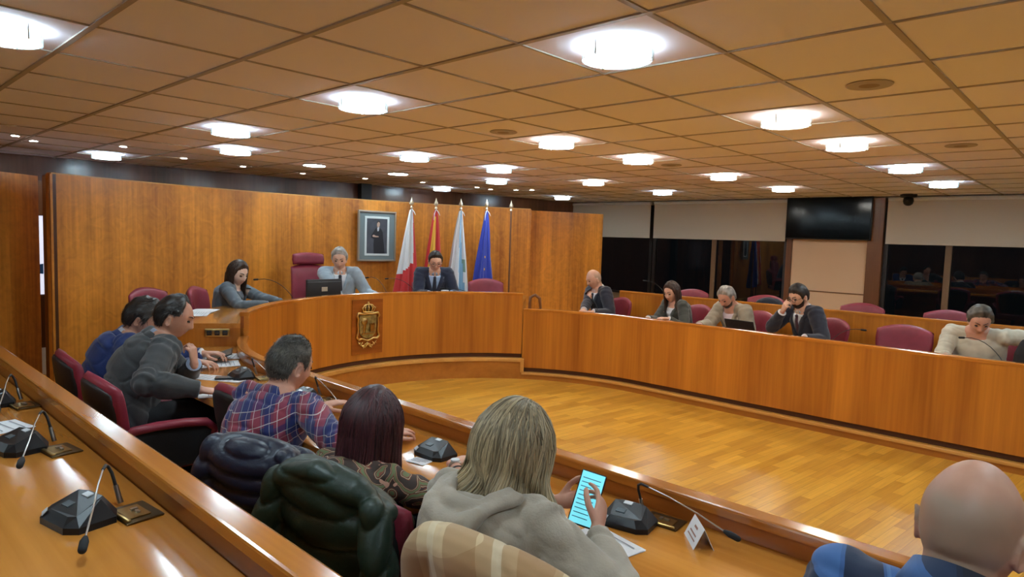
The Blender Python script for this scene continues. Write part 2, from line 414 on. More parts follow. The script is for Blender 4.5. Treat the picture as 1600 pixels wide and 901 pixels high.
# lamps
lamps=[(-1.58,2.28),(-3.39,2.28),(-5.2,2.28),(-6.42,2.86),(-8.3,2.26),(-5.2,4.1),(-7.02,4.06),(-6.9,5.18),(-3.39,4.1),(-5.2,5.3),(-6.3,6.38),(-8.15,7.0),
 (-3.39,5.3),(-5.2,7.08),(-5.2,8.85),(-7.55,9.35),(-3.39,7.08),(-1.58,4.1),(-1.58,5.3),(-1.58,7.08),(-1.58,8.85),(-3.39,8.85),(-3.39,.55),
 (-1.58,.55),(.24,.55),(.24,2.28),(.24,4.1),(.24,5.3),(.24,7.08),(.24,8.85),(2.05,2.28),(2.05,5.3),(2.05,8.85),(-5.2,-1.2),(-1.58,-1.2),(2.05,-1.2)]  # this row: unseen lamps added on the grid beyond the view for room lighting
lab={0:'large bright round ceiling lamp nearest the camera, top centre',1:'round glass ceiling lamp above the presidents portrait side, second largest',2:'round ceiling lamp left of centre, upper one of the close pair',
 3:'round ceiling lamp left of centre, lower one of the close pair',4:'round ceiling lamp over the dark wall at far left',5:'round ceiling lamp in the middle, left of the two small flush ones to flags',
 6:'flush glowing ceiling disc above the grey suited chairman',7:'flush glowing ceiling disc above the framed portrait',8:'round ceiling lamp right of the middle, above the flags row',9:'small ceiling lamp above the white flag, upper of two',
 10:'small ceiling lamp above the white flag, lower of two',11:'smallest ceiling lamp above the red flag finials, against dark wall',12:'round ceiling lamp above the bald man in navy suit',13:'small ceiling lamp above the right wood partition',
 14:'small bluish ceiling lamp above the gap between two blinds',15:'tiny ceiling lamp at far wall above end of wood partition',16:'ceiling lamp above the wide blind, left of the television',17:'warm round ceiling lamp on the right, largest of its line',
 18:'round ceiling lamp on the right, second in its line',19:'round ceiling lamp above and right of the television',20:'ceiling lamp above the domed camera side, last in right line',21:'small ceiling lamp just left of the television top',22:'ceiling lamp cut by the left edge of the photo'}
proto=None
for i,(x,y) in enumerate(lamps):
    L=lab.get(i,'unseen round ceiling lamp added outside the view to light the room')
    if proto is None or i in(6,):
        t=thing('ceiling_lamp',L,'lamp',(x,y,H),group='round ceiling lamps')
        if i==6:
            mb=MB(); mb.lathe([(.125,0),(.13,-.004),(.135,-.012),(.128,-.018)],n=36); fixn(mb.build('trim_ring',M_white,t,40))
            mb=MB(); mb.lathe([(.122,-.010),(.12,-.022),(.05,-.026),(.002,-.027)],n=36); fixn(mb.build('diffuser',M_lamp,t,40)); flush=t
        else:
            mb=MB(); mb.lathe([(.10,0),(.10,-.012),(.02,-.014)],n=32); fixn(mb.build('ceiling_plate',M_white,t,40))
            mb=MB(); mb.lathe([(.100,-.012),(.128,-.026),(.128,-.048),(.11,-.058),(.03,-.062),(.002,-.062)],n=36); fixn(mb.build('diffuser',M_lamp,t,40))
            mb=MB()
            for k in range(36): 
                a=2*PI*k/36; b=2*PI*(k+1)/36
                mb.add([(R_*math.cos(q),R_*math.sin(q),z) for q in (a,b) for R_,z in ((.140,-.016),(.144,-.016),(.144,-.060),(.140,-.060))],[(0,1,5,4),(1,2,6,5),(2,3,7,6),(3,0,4,7)])
            fixn(mb.build('glass_rim',M_lglass,t,60))
            for k in range(3):
                a=2*PI*k/3+.5; mb=MB(); mb.box(.126,.148,-.004,.004,-.064,-.002,0,.001); mb.build('clip',M_chrome,t,loc=(0,0,0),rz=a)
            proto=t
    else:
        t=dup(flush if i==7 else proto,loc=(x,y,H),label=L)
    if i in (8,12,13,16,17,18,21):
        for c in t.children:
            if c.name.startswith('diffuser'):
                c.data=c.data.copy(); c.data.materials.clear(); c.data.materials.append(M_lampw)
spots=[(-7.45,1.3),(-7.73,1.49),(-7.35,2.15),(-7.85,2.91),(-8.09,3.7),(-8.2,4.57),(-8,5.43),(-7.68,6.22),(-7.56,7.22),(-7.63,7.59),(-7.31,7.85),(-7.05,7.95)]
sl=['leftmost','second from left','third from left, by a round lamp','fourth from left','fifth from left','sixth from left, below a flush disc','seventh from left','eighth from left','ninth from left','tenth from left, paired','eleventh from left','last and brightest']
proto=None
for i,(x,y) in enumerate(spots):
    L='tiny recessed ceiling spotlight along the wood wall, '+sl[i]
    if proto is None:
        t=thing('spotlight',L,'spotlight',(x,y,H),group='recessed spotlights above the wood wall')
        mb=MB(); mb.lathe([(.030,0),(.046,-.002),(.046,-.006),(.034,-.008)],n=20); fixn(mb.build('bezel',M_chrome,t,40))
        mb=MB(); mb.lathe([(.033,-.004),(.03,-.010),(.002,-.012)],n=20); fixn(mb.build('bulb',M_spot,t,40)); proto=t
    else: t=dup(proto,loc=(x,y,H),label=L)
proto=None
for i,(x,y,L) in enumerate([(-.97,3.53,'round brown ceiling speaker grille at upper right, the largest'),(-.96,5.88,'round brown ceiling speaker grille near the right edge'),(-3.48,3.58,'small brown ceiling speaker grille above centre'),(-3.44,6.0,'faint small ceiling speaker grille right of a lamp')]):
    if proto is None:
        t=thing('ceiling_speaker',L,'speaker',(x,y,H),group='round ceiling speakers')
        mb=MB(); mb.lathe([(.10,0),(.105,-.004),(.10,-.008),(.09,-.008)],n=32); fixn(mb.build('bezel',M_tbar,t,40))
        mb=MB(); mb.lathe([(.092,-.002),(.09,-.007),(.002,-.009)],n=32); fixn(mb.build('grille',M_speaker,t,40)); proto=t
    else: dup(proto,loc=(x,y,H),label=L)

# ------------------------------------------------------------ wood partition wall (concave)
WX,WY,WR=-.5,4.01,7.0
TOPW=2.07
def wallarc(a0,a1,z0,z1,th=.06,nseg=40):
    mb=MB(); prof=[(WR,z0),(WR+th,z0),(WR+th,z1),(WR,z1)]; vs=[];
    for i in range(nseg+1):
        a=rad(a0+(a1-a0)*i/nseg)
        for r,z in prof: vs.append((WX+r*math.cos(a),WY+r*math.sin(a),z))
    fs=[(i*4+k,i*4+(k+1)%4,(i+1)*4+(k+1)%4,(i+1)*4+k) for i in range(nseg) for k in range(4)]+[(0,1,2,3),(nseg*4+3,nseg*4+2,nseg*4+1,nseg*4)]
    mb.add(vs,fs); return mb
struct(fixn(wallarc(201.3,150.6,0,TOPW).build('wall_left',M_wall,None,30)))
mb=wallarc(201.2,150.7,TOPW,TOPW+.012,.065); struct(fixn(mb.build('trim_7',M_lip,None,30)))
def wallseg(name,p0,p1,z0,z1,th,m):
    p0=np.array(p0);p1=np.array(p1); d=(p1-p0)/np.linalg.norm(p1-p0); n=np.array([-d[1],d[0]])*th
    mb=MB(); vs=[(*p0,z0),(*p1,z0),(*(p1+n),z0),(*(p0+n),z0)]; vs+=[(a,b,z1) for a,b,_ in vs]
    mb.add(vs,[(0,3,2,1),(4,5,6,7),(0,1,5,4),(1,2,6,5),(2,3,7,6),(3,0,4,7)]); o=fixn(mb.build(name,m)); return struct(o)
wallseg('wall_right',(-6.79,7.66),(-6.50,8.36),0,TOPW,.06,M_wall)
wallseg('wall_right',(-6.50,8.362),(-6.33,8.93),0,TOPW,.06,M_wall)
wallseg('wall_left',(-7.05,.55),(-7.72,1.47),0,TOPW+.01,-.06,M_wall)
# dark end of the thick partition, seen in the gap
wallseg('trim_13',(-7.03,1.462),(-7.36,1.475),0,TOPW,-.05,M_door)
# dark back wall with panel joints
A=np.array([-9.63,1.2]); B=np.array([-8.55,11.2]); d=(B-A)/np.linalg.norm(B-A)
A0=A-d*4.4
wallseg('wall_back',tuple(A0),tuple(B),0,H,-.1,M_darkwood)
mb=MB()
for k in range(17):
    p=A0+d*(.55+k*.88+(.12 if k%3==1 else 0)); 
    mb.box(-.012,.012,-.012,.012,0,H,0)
    for j in range(8): 
        x,y,z=mb.v[-8+j]; mb.v[-8+j]=(x+p[0]+.003,y+p[1],z)
struct(mb.build('trim_8',M_blackm))
p=A0+d*9.2; wallseg('trim_9',tuple(p+np.array([.12,0])),tuple(p+d*.18+np.array([.12,0])),0,H,-.12,M_blackm)
# bright doorway light seen through the gap
t=thing('lit_glass_door','wooden door with bright frosted glass, seen through the gap beside the left partition','door',(-8.45,1.66,0))
mb=MB(); mb.box(-.03,.0,-.42,.42,1.72,2.08); mb.build('lintel_panel',M_oak,t)
mb=MB(); mb.box(-.03,.0,-.42,-.36,0,1.72,0,.003); mb.box(-.03,.0,.36,.42,0,1.72,0,.003); mb.build('door_frame',M_door,t)
mb=MB(); mb.box(-.025,-.005,-.36,.36,.30,.86,0,.003); mb.build('door_rail',M_door,t)
mb=MB(); mb.box(-.022,-.008,-.36,.36,.87,1.71); mb.build('frosted_glass',mat('frosted_lit_glass',(.7,.72,.8),.4,emit=(.80,.84,1.0),es=.75),t)
mb=MB(); mb.prism([(-.09,0),(.03,-.01),(.03,.10),(-.02,.09),(-.07,.05)],lambda a,b,d:(d,a,1.10+b),-.007,-.002); fixn(mb.build('blue_sticker',mat('sign_blue',(.02,.14,.40),.5),t))
mb=MB(); mb.box(-.025,-.002,-.36,.36,.0,.29); mb.build('pale_kick_plate',M_white,t)
mb=MB(); mb.cyl((-.005,-.02,.80),(.04,-.02,.80),.009); mb.tube([(.04,-.02,.80),(.045,-.02,.60),(.045,-.02,.42)],.010,8); mb.build('pull_handle',M_chrome,t,40)

# ------------------------------------------------------------ window wall at Y=11
YW=11.0
wallseg('wall_window',(-10.2,YW+.12),(4.5,YW+.12),0,.62,.1,M_wallp)
wallseg('wall_window',(-10.2,YW+.12),(4.5,YW+.12),H-.08,H,.1,M_wallp)
def win(i,x0,x1,mull,tan=()):
    mb=MB(); w=.03
    mb.box(x0,x1,YW-.03,YW+.03,.62,.66); mb.box(x0,x1,YW-.03,YW+.03,H-.12,H-.08)
    for x in [x0+w,x1-w]+list(mull): mb.box(x-w,x+w,YW-.03,YW+.03,.66,H-.12)
    o=struct(mb.build('window_%d'%i,M_frame))
    g=MB(); g.box(x0,x1,YW-.004,YW+.004,.66,H-.12); g.build('pane',M_glass,o)
    for x in tan:
        q=MB(); q.box(x-.04,x+.04,YW-.06,YW-.03,.62,H-.10,0,.004); q.build('mullion',M_tan,o)
win(1,-9.2,-6.62,[-7.9]); win(2,-6.60,-4.07,[],(-5.35,)); win(3,-2.66,.9,[],(-1.83,)); win(4,.9,4.4,[2.6])
# pillar between windows
mb=MB(); mb.box(-4.0,-2.86,YW-.04,YW+.1,0,H-.02); struct(mb.build('wall_pillar',M_peach))
mb=MB(); mb.box(-4.08,-3.99,YW-.07,YW+.04,0,H-.02,0,.004); struct(mb.build('trim_10',M_oak))
mb=MB(); mb.box(-2.87,-2.66,YW-.10,YW+.04,0,H-.02,0,.004); struct(mb.build('trim_11',M_oak))
mb=MB(); mb.box(-3.99,-2.87,YW-.05,YW-.038,.93,.945); struct(mb.build('trim_12',M_oak))
# roller blinds, each a thing
def blind(x0,x1,L,zb=1.735):
    t=thing('roller_blind',L,'blind',((x0+x1)/2,YW-.12,zb),group='pale roller blinds over the dark windows')
    w=(x1-x0)/2
    mb=MB(); mb.quadgrid(lambda u,v:(-w+2*w*u,.003*math.sin(u*9),v*(H-.05-zb)),24,2)
    n0=len(mb.v); mb.quadgrid(lambda u,v:(-w+2*w*u,.006+.003*math.sin(u*9),v*(H-.05-zb)),24,2); mb.build('cloth',M_blind,t,True)
    mb=MB(); mb.box(-w,w,-.008,.014,-.018,.004,0,.003); mb.build('bottom_bar',M_blind,t)
    mb=MB(); mb.cyl((-w,.01,H-.045-zb),(w,.01,H-.045-zb),.03,16); mb.build('roller',M_white,t,40)
blind(-8.75,-6.63,'pale roller blind at the far left end of the window wall, beside the wood partition')
blind(-6.55,-4.09,'wide pale roller blind directly left of the black television')
blind(-2.62,.95,'wide pale roller blind right of the television, behind the dome camera')
blind(1.0,4.3,'pale roller blind beyond the right edge')
# television
t=thing('television','large black wall television hanging below the ceiling between the blinds','television',(-3.44,YW-.16,1.76))
mb=MB(); mb.box(-.63,.63,-.02,.03,0,.72,0,.008); mb.build('casing',M_blackm,t,30)
mb=MB(); mb.box(-.617,.617,-.0225,-.0195,.018,.707); mb.build('screen',mat('tv_screen',(.002,.002,.002),.12,spec=.12),t)
mb=MB(); mb.box(-.1,.1,.03,.12,.25,.5,0,.005); mb.build('wall_bracket',M_blackm,t)
# dome camera
t=thing('dome_camera','small black dome camera hanging from ceiling right of the television','camera',(-2.29,YW-.45,H))
mb=MB(); mb.lathe([(.10,0),(.105,-.01),(.10,-.045),(.07,-.05)],n=28); fixn(mb.build('mount',M_blackm,t,40))
mb=MB(); mb.lathe([(.045,-.045),(.062,-.06),(.068,-.10),(.055,-.14),(.03,-.16),(.003,-.166)],n=28); fixn(mb.build('dome',M_black,t,60))
mb=MB(); mb.ell((0,-.055,-.10),(.018,.018,.018)); mb.build('lens',M_glass,t,True)
# rest of the room shell
wallseg('wall_front',(-10.2,-3),(4.5,-3),0,H,-.1,M_darkwood)
wallseg('wall_side',(4.5,-3),(4.5,11.3),0,H,-.1,M_darkwood)
# ------------------------------------------------------------ people
def sm(x,a,b):
    t=np.clip((x-a)/(b-a),0,1); return t*t*(3-2*t)
def vnoise(P,scale,seed=0.0,oct=2):
    """cheap smooth vector noise: sums of rotated sines"""
    rs=np.random.RandomState(int(seed*10)+3); out=np.zeros(len(P)); amp=1
    for o in range(oct):
        for k in range(5):
            d=rs.normal(size=3); d/=np.linalg.norm(d); ph=rs.rand()*6.28
            q=P@d*scale*(1.7**o)*(.7+.6*rs.rand())
            out+=amp*np.sin(q+ph+1.3*np.sin(P@rs.normal(size=3)*scale*.4))*.32
        amp*=.5
    return out
def headpt(d,fem=0.0,off=0.0):
    """d: unit directions (n,3); face looks along +y; returns skin points, origin at eye height"""
    x,y,z=d[:,0],d[:,1],d[:,2]
    X=x*(.0755-.003*fem+off); Y=y*(.094+off); Z=z*(.118+off)
    zn=np.clip(-z,0,1); fr=np.clip(y,0,1)
    X=X*(1-.30*sm(zn,.15,1.0)*(.4+.6*sm(fr,0,.5))); 
    X=X*(1+.05*np.exp(-((z-.35)/.3)**2))
    bk=np.clip(-y,0,1); Y=Y*np.where(y<0,1-.42*sm(zn,.25,.95)*bk**.5,1)
    Y=np.where(y<0,Y*(1+.07*np.exp(-((z-.25)/.35)**2)),Y)
    Y=np.where(y>0,Y*(1-.06*sm(z,.3,.9)),Y)
    g=lambda u,c,w: np.exp(-((u-c)/w)**2)
    F=(y>0.1)
    nz=np.interp(Z,[-.062,-.052,-.045,-.038,-.028,-.01,.006,.018],[0,.004,.018,.024,.020,.011,.005,.001])
    nw=np.interp(Z,[-.06,-.04,-.02,.01],[.017,.016,.011,.009])
    add=nz*np.exp(-(X/nw)**2)
    add+=-.008*g(np.abs(X),.031,.014)*g(Z,.000,.011)
    add+=.004*g(Z,.020,.009)*g(X,0,.05)
    add+=.0055*g(Z,-.064,.006)*g(X,0,.020)+.0055*g(Z,-.076,.006)*g(X,0,.017)-.002*g(Z,-.070,.0022)*g(X,0,.02)
    add+=.009*g(Z,-.100,.013)*g(X,0,.022)
    add+=.003*g(np.abs(X),.04,.018)*g(Z,-.03,.02)
    Y=Y+np.where(F,add,0)
    return np.stack([X,Y,Z],1)
def sphere_dirs(nu=72,nv=52):
    vs=[];fs=[]
    for i in range(nv+1):
        a=PI*i/nv
        for k in range(nu):
            b=2*PI*k/nu; vs.append((math.sin(a)*math.sin(b),math.sin(a)*math.cos(b),math.cos(a)))
    for i in range(nv):
        for k in range(nu): fs.append((i*nu+k,i*nu+(k+1)%nu,(i+1)*nu+(k+1)%nu,(i+1)*nu+k))
    return np.array(vs),fs
SD,SF=sphere_dirs()
def Rx(a): c,s=math.cos(a),math.sin(a); return np.array([[1,0,0],[0,c,-s],[0,s,c]])
def Ry(a): c,s=math.cos(a),math.sin(a); return np.array([[c,0,s],[0,1,0],[-s,0,c]])
def Rz(a): c,s=math.cos(a),math.sin(a); return np.array([[c,-s,0],[s,c,0],[0,0,1]])
def unit(v): v=np.array(v,float); return v/(np.linalg.norm(v)+1e-12)
def ik(S,W,a,b,hint):
    S=np.array(S,float);W=np.array(W,float); d=W-S; L=np.linalg.norm(d)
    if L>(a+b)*.995: W=S+d/L*(a+b)*.995; d=W-S; L=np.linalg.norm(d)
    L=max(L,abs(a-b)+.02); u=unit(d); x=(a*a-b*b+L*L)/(2*L); h=math.sqrt(max(a*a-x*x,0))
    hn=np.array(hint,float); hn=hn-u*hn.dot(u); hn=unit(hn); return S+u*x+hn*h, W
def hand(mb,W,f,n,side,curl=.35,k=1.0,splay=.10,thumb_in=0.0,index_curl=None):
    f=unit(f); n=unit(np.array(n)-f*np.dot(n,f)); t=np.cross(f,n)*side   # thumb side
    W=np.array(W,float)
    mb.tube([W-f*.015,W+f*.02,W+f*.055,W+f*.085],[(.024*k,.019*k),(.030*k,.017*k),(.038*k,.015*k),(.036*k,.012*k)],14,side=t)
    L=[.074,.083,.077,.060]
    for i in range(4):
        c=curl if not(i==0 and index_curl is not None) else index_curl
        b=W+f*(.080+(.004 if i in(1,2) else (-.008 if i==3 else 0)))*k+t*(.029-.0195*i)*k
        fd=unit(f+t*splay*(1.2-i*.8)); pts=[b-fd*.012,b]; p=b; a=0
        for j,(s_,w) in enumerate(((.46,.55),(.30,1.0),(.24,.7))):
            a+=c*w; d=fd*math.cos(a)+n*math.sin(a); p=p+d*L[i]*s_*k; pts.append(p)
        mb.tube(pts,[.0092*k,.0090*k,.0083*k,.0076*k,.0064*k],9)
    b=W+f*.022*k+t*.024*k+n*.004
    d1=unit(f*.62+t*(.72-thumb_in)+n*(.32+thumb_in)); p1=b+d1*.040*k; d2=unit(f*.85+t*(.28-thumb_in)+n*(.3+thumb_in)); p2=p1+d2*.032*k; d3=unit(f+n*(.25+thumb_in)-t*thumb_in); p3=p2+d3*.022*k
    mb.tube([b-d1*.012,b,p1,p2,p3],[.013*k,.0125*k,.0108*k,.0098*k,.0080*k],9)
class Spine:
    def __init__(s,lean,ks,wide=1.0,fem=0,belly=0,seat=.44,sidelean=0,curve=1.0):
        a=rad(lean); P=[np.array([0,-.0,seat-.015]),np.array([0,0,seat+.085])]
        D=[0,a*.3]
        for L,m in ((.125,.35),(.14,.8),(.135,1.05),(.10,1.15+.25*curve)):
            an=a*m; P.append(P[-1]+L*ks*np.array([math.sin(rad(sidelean))*m,math.sin(an),math.cos(an)])); D.append(an)
        s.P=np.array(P); s.D=np.array(D)
        rx=[.165,.170,.150-.012*fem,.160-.012*fem,.178-.012*fem,.085]; ry=[.115,.120,.105+belly,.116+belly*.9,.112+.012*fem,.070]
        s.rx=np.array(rx)*wide; s.ry=np.array(ry)*(.5+.5*wide); s.a=a; s.t=np.linspace(0,5,6)
    def at(s,t):
        i=min(int(t),4); f=t-i; p=s.P[i]*(1-f)+s.P[i+1]*f; d=unit(s.P[i+1]-s.P[i])
        # smoothed direction
        j0,j1=max(i-1,0),min(i+2,5); d0=unit(s.P[i+1]-s.P[j0]); d1=unit(s.P[j1]-s.P[i]); d=unit(d0*(1-f)+d1*f)
        rx=s.rx[i]*(1-f)+s.rx[i+1]*f; ry=s.ry[i]*(1-f)+s.ry[i+1]*f
        fwd=unit(np.cross(d,[1,0,0])*-1); 
        if fwd[1]<0: fwd=-fwd
        return p,d,fwd,rx,ry
    def surf(s,t,x,off=0,front=True):
        p,d,fwd,rx,ry=s.at(t); rx+=off; ry+=off; q=math.sqrt(max(0,1-(x/rx)**2)) if abs(x)<rx else 0
        return p+np.array([x,0,0])+fwd*ry*q*(1 if front else -1)
    def locate(s,co):
        ts=np.linspace(1,5,60); C=np.array([s.at(t)[0] for t in ts]); Fw=np.array([s.at(t)[2] for t in ts])
        D=((co[:,None,1:]-C[None,:,1:])**2).sum(2); j=D.argmin(1); rel=co-C[j]; return ts[j],rel[:,0],(rel*Fw[j]).sum(1)
HAIR={}
def haircut(style):
    """returns mask(phi,z): >0 where hair grows; phi is degrees from the face"""
    def f(phi,z):
        if style=='short':   h=np.interp(phi,[0,25,48,62,74,86,100,120,180],[.074,.072,.062,.040,-.022,.012,.020,-.060,-.078])
        elif style=='full':  h=np.interp(phi,[0,25,48,62,74,86,100,120,180],[.062,.060,.050,.030,-.026,-.002,.002,-.065,-.085])
        elif style=='recede':h=np.interp(phi,[0,18,32,50,70,84,100,120,180],[.088,.094,.104,.075,.020,.012,.018,-.060,-.078])
        elif style=='bald':  h=np.interp(phi,[0,60,75,90,105,130,180],[.2,.2,.045,.010,.012,-.055,-.070])
        else: h=np.interp(phi,[0,25,50,70,85,100,180],[.070,.066,.045,-.03,-.08,-.11,-.12])
        return np.minimum(z-h,.060-z) if style=='bald' else z-h
    return f
def person(label,floor,hxy,topz,yaw,lean=18,hp=20,hy=0,hr=0,hands=None,skin=None,outfit=None,hair=None,fem=0,wide=1.0,belly=0,
           vox=.005,extras=(),seat=.44,curve=1.0,elbow=None,sidelean=0,neckf=1.0,trunk_rng=(.66,1.12),seatobj=None):
    hm=Rz(rad(hy))@Rx(-rad(hp))@Ry(rad(hr))
    def frame(ks):
        sp=Spine(lean,ks,wide,fem,belly,seat,sidelean,curve); p,d,fwd,_,_=sp.at(5)
        nd=unit(np.array([0,math.sin(rad(lean)*1.0+rad(hp)*.35)*neckf,math.cos(rad(lean)+rad(hp)*.35)]))
        nt=p+nd*.046; hc=nt+hm@np.array([0,.022,.098]); return sp,p,nd,nt,hc
    lo,hi=trunk_rng
    for _ in range(14):
        ks=(lo+hi)/2; sp,nb,nd,nt,hc=frame(ks)
        top=hc[2]+max((hm@np.array([0,y,z]))[2] for y,z in ((0,.118),(-.05,.105),(-.085,.06),(.04,.108)))
        if top>topz-floor: hi=ks
        else: lo=ks
    cy,sy=math.cos(rad(yaw)),math.sin(rad(yaw))
    off=hc[:2]; rootx=hxy[0]-(cy*off[0]-sy*off[1]); rooty=hxy[1]-(sy*off[0]+cy*off[1])
    root=thing('person',label,'person',(rootx,rooty,floor),rad(yaw))
    def loc(w):   # world -> local
        dx,dy=w[0]-rootx,w[1]-rooty; return np.array([cy*dx+sy*dy,-sy*dx+cy*dy,w[2]-floor])
    def dloc(d): return np.array([cy*d[0]+sy*d[1],-sy*d[0]+cy*d[1],d[2]])
    # shoulders
    p4,d4,f4,_,_=sp.at(4.62); p4=p4+np.array([0,0,.004]); shw=(.168-.014*fem)*wide
    up=.29*(.94+.06*wide); fo=.255
    J={}
    defaults={'L':dict(w=(-.13,.36,.70)),'R':dict(w=(.13,.36,.70))}
    for s_,sg in (('L',-1),('R',1)):
        h=dict(defaults[s_]); h.update((hands or {}).get(s_,{}))
        S=p4+np.array([sg*shw,0,0])+d4*.0+f4*h.get('shf',.01)+np.array([0,0,h.get('shz',0)])
        W=loc(h['world']) if 'world' in h else np.array(h['w'],float)
        hint=h.get('hint',(sg*.42,-.35,-.85)); E,W=ik(S,W,up,fo,hint)
        if h.get('fworld') is not None: hf=dloc(h['fworld'])
        elif h.get('f') is not None: hf=np.array(h['f'],float)
        else: hf=unit((W-E)*np.array([1,1,.25]))
        hn=dloc(h['nworld']) if h.get('nworld') is not None else np.array(h.get('n',(0,0,-1)),float)
        J[s_]=dict(S=S,E=E,W=W,f=unit(hf),n=hn,sg=sg,curl=h.get('curl',.35),tin=h.get('tin',0),ic=h.get('ic'))
    # ---- body
    mb=MB(); X1=np.array([1.,0,0])
    ts=np.linspace(0,4.9,14); pts=[];rr=[]
    for t in ts:
        p,d,fw_,rx,ry=sp.at(t); pts.append(p); rr.append((rx,ry))
    mb.tube(pts,rr,24,side=X1)
    nr=.058-.011*fem
    mb.tube([nb-nd*.05,nb,nt,nt+hm@np.array([0,.0,.05])],[(nr*1.35,nr*1.1),(nr*1.05,nr),(nr,nr),(nr,nr)],18,side=X1)
    for s_,j in J.items():
        c=nb-d4*.035; mb.tube([c,(c+j['S'])/2+d4*.012,j['S']],[.052,.052,.052],14)
        S,E,W=j['S'],j['E'],j['W']; q=.86 if fem else 1
        mb.tube([S,S+(E-S)*.3,S+(E-S)*.7,E],[.052*q,.050*q,.043*q,.038*q],14)
        mb.tube([E,E+(W-E)*.25,E+(W-E)*.65,W],[.038*q,.040*q,.032*q,.024*q],14)
        hand(mb,W,j['f'],j['n'],j['sg'],j['curl'],.92 if fem else 1.03,thumb_in=j['tin'],index_curl=j['ic'])
    knees=[];
    for sg in (-1,1):
        hipj=np.array([sg*.09,.02,seat+.06]); kn=np.array([sg*.13,.42,seat+.055]); an=np.array([sg*.13,.40,.085])
        mb.tube([hipj,(hipj+kn)/2,kn],[.082,.072,.058],16); mb.tube([kn,kn+(an-kn)*.3,an],[.056,.056,.036],14)
        mb.tube([an+[0,-.03,-.035],an+[0,.06,-.05],an+[0,.15,-.062]],[(.034,.030),(.038,.026),(.034,.018)],12,side=X1)
        knees.append((hipj,kn,an))
    hd=headpt(SD,fem)@hm.T+hc; mb.add(hd,SF)
    for sg in (-1,1):
        # ear: tilted cupped ellipse
        em=hm@Rz(sg*-.35)@Ry(sg*.12)@Rx(-.15)
        ec=hc+hm@np.array([sg*.077,-.008,-.018]); 
        mb.tube([ec+em@np.array([sg*.006,.013*math.cos(a)-.002,.028*math.sin(a)]) for a in np.linspace(.5,5.6,12)],[.0046]*12,8)
        mb.ell(ec,(.006,.014,.026),12,M=em); mb.ell(ec+em@np.array([0,.004,-.022]),(.006,.009,.009),10,M=em)
    lipc=hc+hm@np.array([0,.098,-.070]); fy=hm.T
    def tone(co):
        q=(co-hc)@hm; m=np.exp(-(q[:,0]/.021)**4-((q[:,2]+.070)/.0085)**4)*(q[:,1]>.07); return np.clip(m,0,1)*.8
    body=fuse(mb,'body',skin,root,vox,2,tone=tone)
    if hair and hair.get('stubble'):
        nv_=len(body.data.vertices); co=np.empty(nv_*3); body.data.vertices.foreach_get('co',co); q=(co.reshape(-1,3)-hc)@hm
        ph=np.degrees(np.abs(np.arctan2(q[:,0],q[:,1]))); lo_=np.interp(ph,[0,60,80,100,130,180],[.2,.2,.02,.0,-.06,-.075])
        k=sm(q[:,2],lo_-.008,lo_+.012)*(1-sm(q[:,2],.035,.085))*sm(ph,66,88)*(.8+.2*vnoise(q,60,3))
        a=body.data.attributes.new('stubble','FLOAT','POINT'); a.data.foreach_set('value',np.clip(k,0,1).astype(np.float32))
    # ---- face parts
    hcol=hair.get('mat') if hair else None
    for sg in (-1,1):
        m2=MB(); e=hc+hm@np.array([sg*.031,.0755,.0005]); m2.ell(e,(.0135,.011,.0075),14,M=hm); m2.build('eye',M_eye,root,True)
        m2=MB(); pts=[hc+hm@np.array([sg*(.031+u*.014),.0875-.009*u*u,-.0035+.0022*u*u-(.0 if hp>8 else -.007)]) for u in np.linspace(-1,1,7)]
        m2.tube(pts,[.0012,.002,.0024,.0026,.0024,.002,.001],6); m2.build('eyelash',M_lash,root,True)
        br=(hair or {}).get('brow') or hcol
        m2=MB(); pts=[hc+hm@np.array([sg*(.012+u*.034),.0955-.002*math.sin(u*3)-.020*u**2.2,.021+.007*math.sin(u*2.2)]) for u in np.linspace(0,1,8)]
        m2.tube(pts,[(.0022,.0035)]*4+[(.002,.0028)]*3+[(.001,.001)],6); m2.build('eyebrow',br,root,True)
